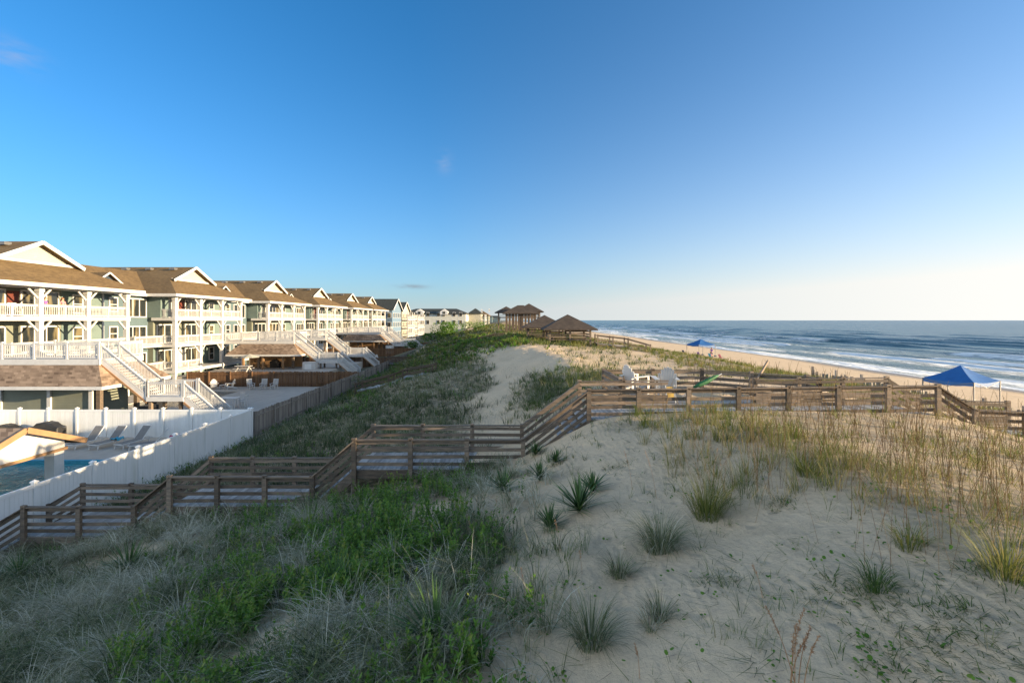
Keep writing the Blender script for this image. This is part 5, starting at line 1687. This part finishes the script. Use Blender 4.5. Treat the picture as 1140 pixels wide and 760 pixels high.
so = lambda x, y: np.where(on_walk(x, y), 0, sstep(3.4, 5.2, x) * (1 - sstep(20, 23, x)) * (.25 + .75 * sstep(-.15, .4, clump(x, y, 1.8, 101))))
pts = scatter(1050, 4.6, 14.6, so, 730, 1350)
for p in pts:
    oat(P, p, rng.uniform(.6, 1.4), rng.uniform(0, .24), rng.uniform(0, 6.28), max(.0022, .00042 * p[1]), rng.uniform(.0, .9), rng.uniform() < .6, 18)
# taller stalks close by on the right, and straw-coloured bunches at the edge of the shade
pts = scatter(330, 4.8, 11, lambda x, y: np.where((x > 4.6) & (x < 14), .9, 0), 800, 1350)
for p in pts:
    oat(P, p, rng.uniform(.8, 1.55), rng.uniform(0, .25), rng.uniform(0, 6.28), max(.0028, .00045 * p[1]), rng.uniform(.0, .6), rng.uniform() < .8, 26)
for (px, py, n_) in ((790, 560, 16), (835, 545, 14), (775, 500, 12), (860, 500, 16), (735, 480, 8), (905, 520, 12), (1000, 560, 10), (1090, 575, 12)):
    c = ground_hit(px, py)
    for k in range(n_):
        x_, y_ = c.x + rng.normal(0, .16), c.y + rng.normal(0, .16)
        oat(P, np.array([x_, y_, hz(x_, y_)]), rng.uniform(.6, 1.35), rng.uniform(.02, .3), rng.uniform(0, 6.28), .0034, rng.uniform(.5, 1), rng.uniform() < .7, 24)
pts = scatter(240, 16.8, 34, lambda x, y: np.where(on_walk(x, y) | (x < 8) | (x > 20), 0, .8), 760, 1180)
for p in pts:
    oat(P, p, rng.uniform(.7, 1.3), rng.uniform(0, .2), rng.uniform(0, 6.28), .00042 * p[1], rng.uniform(.1, .8), True, 12)
tag(P.build('sea_oats', 'stalk'), kind='stuff')

# --- leafy green shrubs of the front slope
def shrubs(P, TW, pts, hmin, hmax, nst, leafn, leaf, tone0, spread=.12):
    for p in pts:
        t0 = tone0 + rng.normal(0, .14)
        for k in range(rng.integers(max(1, nst - 2), nst + 3)):
            a = rng.uniform(0, 6.28); h = rng.uniform(hmin, hmax); ln = rng.uniform(.0, .35)
            b = p + np.array([math.cos(a), math.sin(a), 0]) * rng.uniform(0, spread)
            b[2] -= .03
            u = rng.uniform(.12, 1.0, leafn) ** .8
            c = b + np.stack([np.cos(a) * ln * h * u, np.sin(a) * ln * h * u, h * u], -1)
            az = rng.uniform(0, 6.28, leafn); el = rng.uniform(.1, 1.2, leafn)
            d = np.stack([np.cos(az) * np.cos(el), np.sin(az) * np.cos(el), np.sin(el)], -1)
            s = np.stack([-np.sin(az), np.cos(az), np.zeros(leafn)], -1)
            sz = leaf * rng.uniform(.6, 1.3, leafn) * max(1, p[1] / 16)
            P.leaves(c, d, s, sz, sz * .42, np.clip(t0 + .55 * (u - .55) + rng.normal(0, .12, leafn), 0, 1))  # lower leaves toned darker, painting shade between the stems
P = Plants()
gs = lambda x, y: np.where(on_walk(x, y), 0, green_share(x, y) * veg(x, y))
shrubs(P, None, scatter(4600, 3.4, 14.5, gs, -150, 600), .24, .60, 5, 26, .062, .52)
# scattered green plants lower left and along the boardwalk edge
lo = lambda x, y: np.where(on_walk(x, y), 0, sstep(.08, .4, clump(x, y, 1.4, 111)) * (x < -3.5) * .7 + np.exp(-((y - 14.0) / .7) ** 2) * (x > -5.5) * (x < .4) * .8)
shrubs(P, None, scatter(2000, 4.0, 14.6, lo, -250, 600), .15, .36, 4, 18, .045, .5)
# behind: patches in the valley, at the fence foot and on the crest
vb = lambda x, y: np.where(on_walk(x, y), 0, veg(x, y) * (sstep(.15, .55, clump(x, y, 2.6, 121)) * .6 + sstep(-15.4, -17, x) * .9)) * (x < 2)
shrubs(P, None, scatter(2300, 17, 70, vb, 100, 640), .2, .55, 4, 14, .06, .42, .25)
cb = lambda x, y: np.where(on_walk(x, y), 0, np.exp(-(((x + 1.2) / 2.6) ** 2 + ((y - 47) / 5.0) ** 2)) + np.exp(-(((x + 6) / 4) ** 2 + ((y - 58) / 12) ** 2)) + .3 * np.exp(-(((x + 9) / 5) ** 2 + ((y - 80) / 20) ** 2)))
shrubs(P, None, scatter(1000, 36, 110, cb, 430, 640), .2, .45, 4, 14, .07, .6, .35)
tag(P.build('leafy_ground_cover', 'leaf'), kind='stuff')

# --- pennywort: small round leaves low on the sand
P = Plants()
pw = lambda x, y: np.where((x > -1.2) & (x < 6.5) & (y < 11), .12 + .88 * sstep(.05, .5, clump(x, y, .8, 131)), 0)
pts = scatter(1500, 3.3, 12, pw, 420, 1250)
V, Q, T = [], [], []
for p in pts:
    for k in range(rng.integers(1, 5)):
        r_ = rng.uniform(.008, .021); c = p + np.array([rng.normal(0, .05), rng.normal(0, .05), rng.uniform(.015, .05)])
        tx, ty = rng.normal(0, .35, 2)
        a = np.arange(8) / 8 * 2 * np.pi
        ring = np.stack([c[0] + r_ * np.cos(a), c[1] + r_ * np.sin(a), c[2] + r_ * (np.cos(a) * tx + np.sin(a) * ty)], -1)
        o = sum(len(v) for v in V)
        V.append(ring); Q += [(o, o + 1, o + 2, o + 3), (o, o + 3, o + 4, o + 7), (o + 4, o + 5, o + 6, o + 7)]
        T.append(np.full(8, rng.uniform(.35, .95)))
o = np_mesh('pennywort', np.concatenate(V), np.array(Q), 'leaf', {'tone': np.concatenate(T)})
tag(o, kind='stuff')

# --- single plants one can point to
def plant_obj(P, name, mat, at, label, cat, group):
    o = P.build(name, mat)
    o.location = at
    return tag(o, label, cat, group)
def yucca_mesh(seed, n=46, L=.55):
    r = np.random.default_rng(seed)
    P = Plants()
    hd = r.uniform(0, 6.28, n); lean = r.uniform(.05, 1.0, n) ** .7 * 1.4
    base = np.zeros((n, 3)); base[:, 2] = .03 + r.uniform(0, .08, n)
    P.blades(base, r.uniform(.75, 1.1, n) * L, hd, lean, r.uniform(-.05, .25, n), np.full(n, .032), np.clip(r.normal(.4, .2, n) + (lean > 1.15) * .5, 0, 1), 4)
    k = 10
    P.blades(np.zeros((k, 3)), r.uniform(.3, .5, k), r.uniform(0, 6.28, k), r.uniform(1.2, 1.5, k), r.uniform(.1, .4, k), np.full(k, .02), np.full(k, 1.0), 4)
    return P
YU = [(485, 722, 'big spiky yucca at the bottom, left edge of the bare sand', .62), (645, 570, 'spiky yucca on the bare sand, largest below the sloping stairs', .62), (560, 548, 'narrow upright yucca just below the boardwalk stairs', .5),
      (601, 535, 'spiky yucca right below the boardwalk stairs, second of the row', .45), (619, 516, 'small yucca highest on the sand below the stairs', .34), (612, 590, 'small dark yucca below the largest one on the sand', .38),
      (143, 640, 'full dark yucca in the pale grass below the left boardwalk', .8), (374, 668, 'spiky yucca amid the green shrubs at bottom centre left', .62), (22, 645, 'low yucca at the left frame edge under the boardwalk', .7), (596, 507, 'yucca at the foot of the sloping boardwalk stairs', .42),
      (262, 612, 'yucca in the pale grass right of the full dark one', .45), (660, 548, 'small yucca on the sand just right above the largest one', .4)]
for i, (px, py, lab, L) in enumerate(YU):
    plant_obj(yucca_mesh(200 + i, 95 if L > .5 else 70, L * 1.1), 'yucca', 'yucca', ground_hit(px, py), lab, 'yucca', 'spiky yuccas on the dune')

def tuft_mesh(seed, n, L, bend, w=.005, tone=.5):
    r = np.random.default_rng(seed); P = Plants()
    hd = r.uniform(0, 6.28, n); rr = np.sqrt(r.uniform(0, 1, n)) * L * .28
    base = np.stack([np.cos(hd) * rr, np.sin(hd) * rr, np.full(n, -.03)], -1)
    P.blades(base, r.uniform(.5, 1.1, n) * L, hd, r.uniform(.05, .6, n), r.uniform(bend[0], bend[1], n), np.full(n, w) * r.uniform(.7, 1.3, n), np.clip(r.normal(tone, .25, n), 0, 1), 5)
    return P
TU = [(658, 715, 230, .46, (.6, 2.0), .42, 'grass_dry', 'round tuft of drooping grey green grass at bottom centre of the sand'),
      (735, 612, 330, .56, (.8, 2.3), .45, 'grass_dry', 'wide dry tuft of dark matted grass in the middle of the sand'),
      (690, 640, 120, .30, (.6, 1.8), .35, 'grass_dry', 'small dry tuft left below the wide matted one'),
      (735, 688, 90, .26, (.5, 1.6), .3, 'grass_dry', 'small upright tuft right of the round drooping one'),
      (787, 575, 240, .60, (.3, 1.2), .35, 'grass_crest', 'tall green tuft on the shadow edge left of the crest'),
      (725, 700, 60, .22, (.5, 1.6), .6, 'grass_dry', 'thin pale tuft close to the round drooping one'),
      (898, 528, 120, .45, (.5, 1.4), .3, 'grass_crest', 'bright green tuft where the sunlit sand begins'),
      (1120, 640, 150, .55, (.8, 1.9), .55, 'grass_crest', 'arching pale grass tuft at the right frame edge'),
      (1012, 610, 90, .36, (.7, 1.7), .35, 'grass_crest', 'arching grass tuft in the shade below the sunlit crest'),
      (975, 655, 90, .34, (1.2, 2.0), .2, 'grass_green', 'dark green tuft lying flat in the right foreground shade'),
      (540, 590, 120, .34, (.4, 1.5), .4, 'grass_green', 'green tuft at the left edge of the bare sand'),
      (440, 640, 300, .62, (.8, 2.2), .8, 'grass_dry', 'pale silvery grass tuft between green shrubs in the foreground'),
      (345, 590, 280, .75, (.6, 1.8), .85, 'grass_dry', 'pale silvery tuft standing in front of the boardwalk railing'),
      (505, 650, 220, .5, (.8, 2.0), .75, 'grass_dry', 'pale arching tuft just left of the bare sand')]
for i, (px, py, n, L, bd, tn, mt, lab) in enumerate(TU):
    plant_obj(tuft_mesh(300 + i, int(n * 1.5), L * 1.3, bd, .006, tn), 'grass_tuft', mt, ground_hit(px, py), lab, 'grass tuft', 'grass tufts on the dune')

ST = [(527, 604, .5, 'orange grass stalk leaning left at the left edge of the sand'), (553, 572, .3, 'short orange grass stalk beside the narrow yucca'), (624, 613, .45, 'orange grass stalk below the largest yucca'),
      (585, 682, .5, 'pale orange stalk standing alone on the lower sand'), (648, 640, .3, 'short orange stalk left of the dry tufts'), (704, 545, .75, 'tall thin stalk left of a pair on the upper sand'),
      (731, 555, .85, 'tall thin stalk right of a pair on the upper sand'), (849, 665, .35, 'pale stalk in the shaded sand left of the orange cluster'), (489, 620, .6, 'orange stalk rising out of the green shrubs'), (712, 756, .3, 'orange stalk tip at the bottom frame edge')]
for i, (px, py, H, lab) in enumerate(ST):
    P = Plants(); oat(P, np.zeros(3), H, rng.uniform(.02, .18), rng.uniform(2, 4), .0035, .5, True, 40)
    plant_obj(P, 'grass_stalk', 'orange_stalk', ground_hit(px, py), lab, 'grass stalk', 'single orange grass stalks')
P = Plants()
for k in range(7):
    oat(P, np.array([rng.normal(0, .04), rng.normal(0, .03), 0]), rng.uniform(.45, .78), rng.uniform(.02, .3), rng.uniform(0, 6.28), .0042, rng.uniform(.1, .6), True, 60)
plant_obj(P, 'grass_stalk', 'orange_stalk', ground_hit(884, 775), 'cluster of orange grass stalks at the bottom right of the foreground', 'grass stalk', 'single orange grass stalks')
# driftwood-like dead twig bundle by the stairs
P = Plants()
for k in range(26):
    oat(P, np.array([rng.normal(0, .2), rng.normal(0, .1), 0]), rng.uniform(.3, .7), rng.uniform(.2, .9), rng.uniform(0, 6.28), .006, rng.uniform(0, 1), False)
plant_obj(P, 'dead_shrub', 'twig', ground_hit(388, 560), 'bare grey twiggy shrub against the boardwalk step', 'shrub', 'bare shrubs')

# --- leafy bushes beyond
def bush(loc, w, h, label, tone, n=1500, leaf=.30):
    t = thing('leafy_bush', loc, 0, label, 'bush', 'leafy bushes beyond the valley')
    P = Plants(); r = rng
    m = MB()
    lobes = [(r.uniform(-.38, .38) * w, r.uniform(-.3, .3) * w, r.uniform(.35, .72) * h, r.uniform(.16, .27) * w) for _ in range(9)]
    for (x, y, z, s) in lobes:
        m.tube([(x * .1, y * .1, -.4), (x * .5, y * .5, z * .55), (x, y, z)], [.10, .06, .03], 6)
        k = n // 9
        d = r.normal(0, 1, (k, 3)); d /= np.linalg.norm(d, axis=1)[:, None]
        c = np.array([x, y, z]) + d * (s * r.uniform(.55, 1.1, k) ** .6)[:, None] * np.array([1, 1, .8])
        c[:, 2] = np.maximum(c[:, 2], .1)
        e = d + r.normal(0, .6, (k, 3)); e /= np.linalg.norm(e, axis=1)[:, None]
        sd_ = np.cross(e, r.normal(0, 1, (k, 3))); sd_ /= np.linalg.norm(sd_, axis=1)[:, None]
        ln = r.uniform(.6, 1.3, k) * leaf
        P.leaves(c, e, sd_, ln, ln * .6, np.clip(tone + r.normal(0, .2, k), 0, 1))
    m.build('trunk', 'darkwood', t)
    P.build('crown', 'leaf', t)
    return t
bush((-16.5, 122, hz(-16.5, 122) - .2), 9.5, 3.8, 'large round leafy bush left of the far gazebos', .5, 2600, .34)
bush((-21.0, 124, hz(-21.0, 124) - .2), 6.0, 2.6, 'lower leafy bush on the left flank of the large one', .6, 1500, .32)
bush((-11.5, 132, hz(-11.5, 132) - .2), 7.0, 2.2, 'low yellow green bush right of the large one', .6, 1500, .32)
bush((-21.5, 100, hz(-21.5, 100) - .2), 4.5, 1.8, 'dark bush behind the distant board fence', .35, 900, .26)
bush((-15.8, 50, hz(-15.8, 50) - .1), 2.6, 1.1, 'small dark green bush at the foot of the board fence', .3, 800, .13)
bush((-11.0, 34.5, hz(-11.0, 34.5) - .1), 2.4, .9, 'low dark green bush in the middle of the grassy valley', .3, 900, .10)
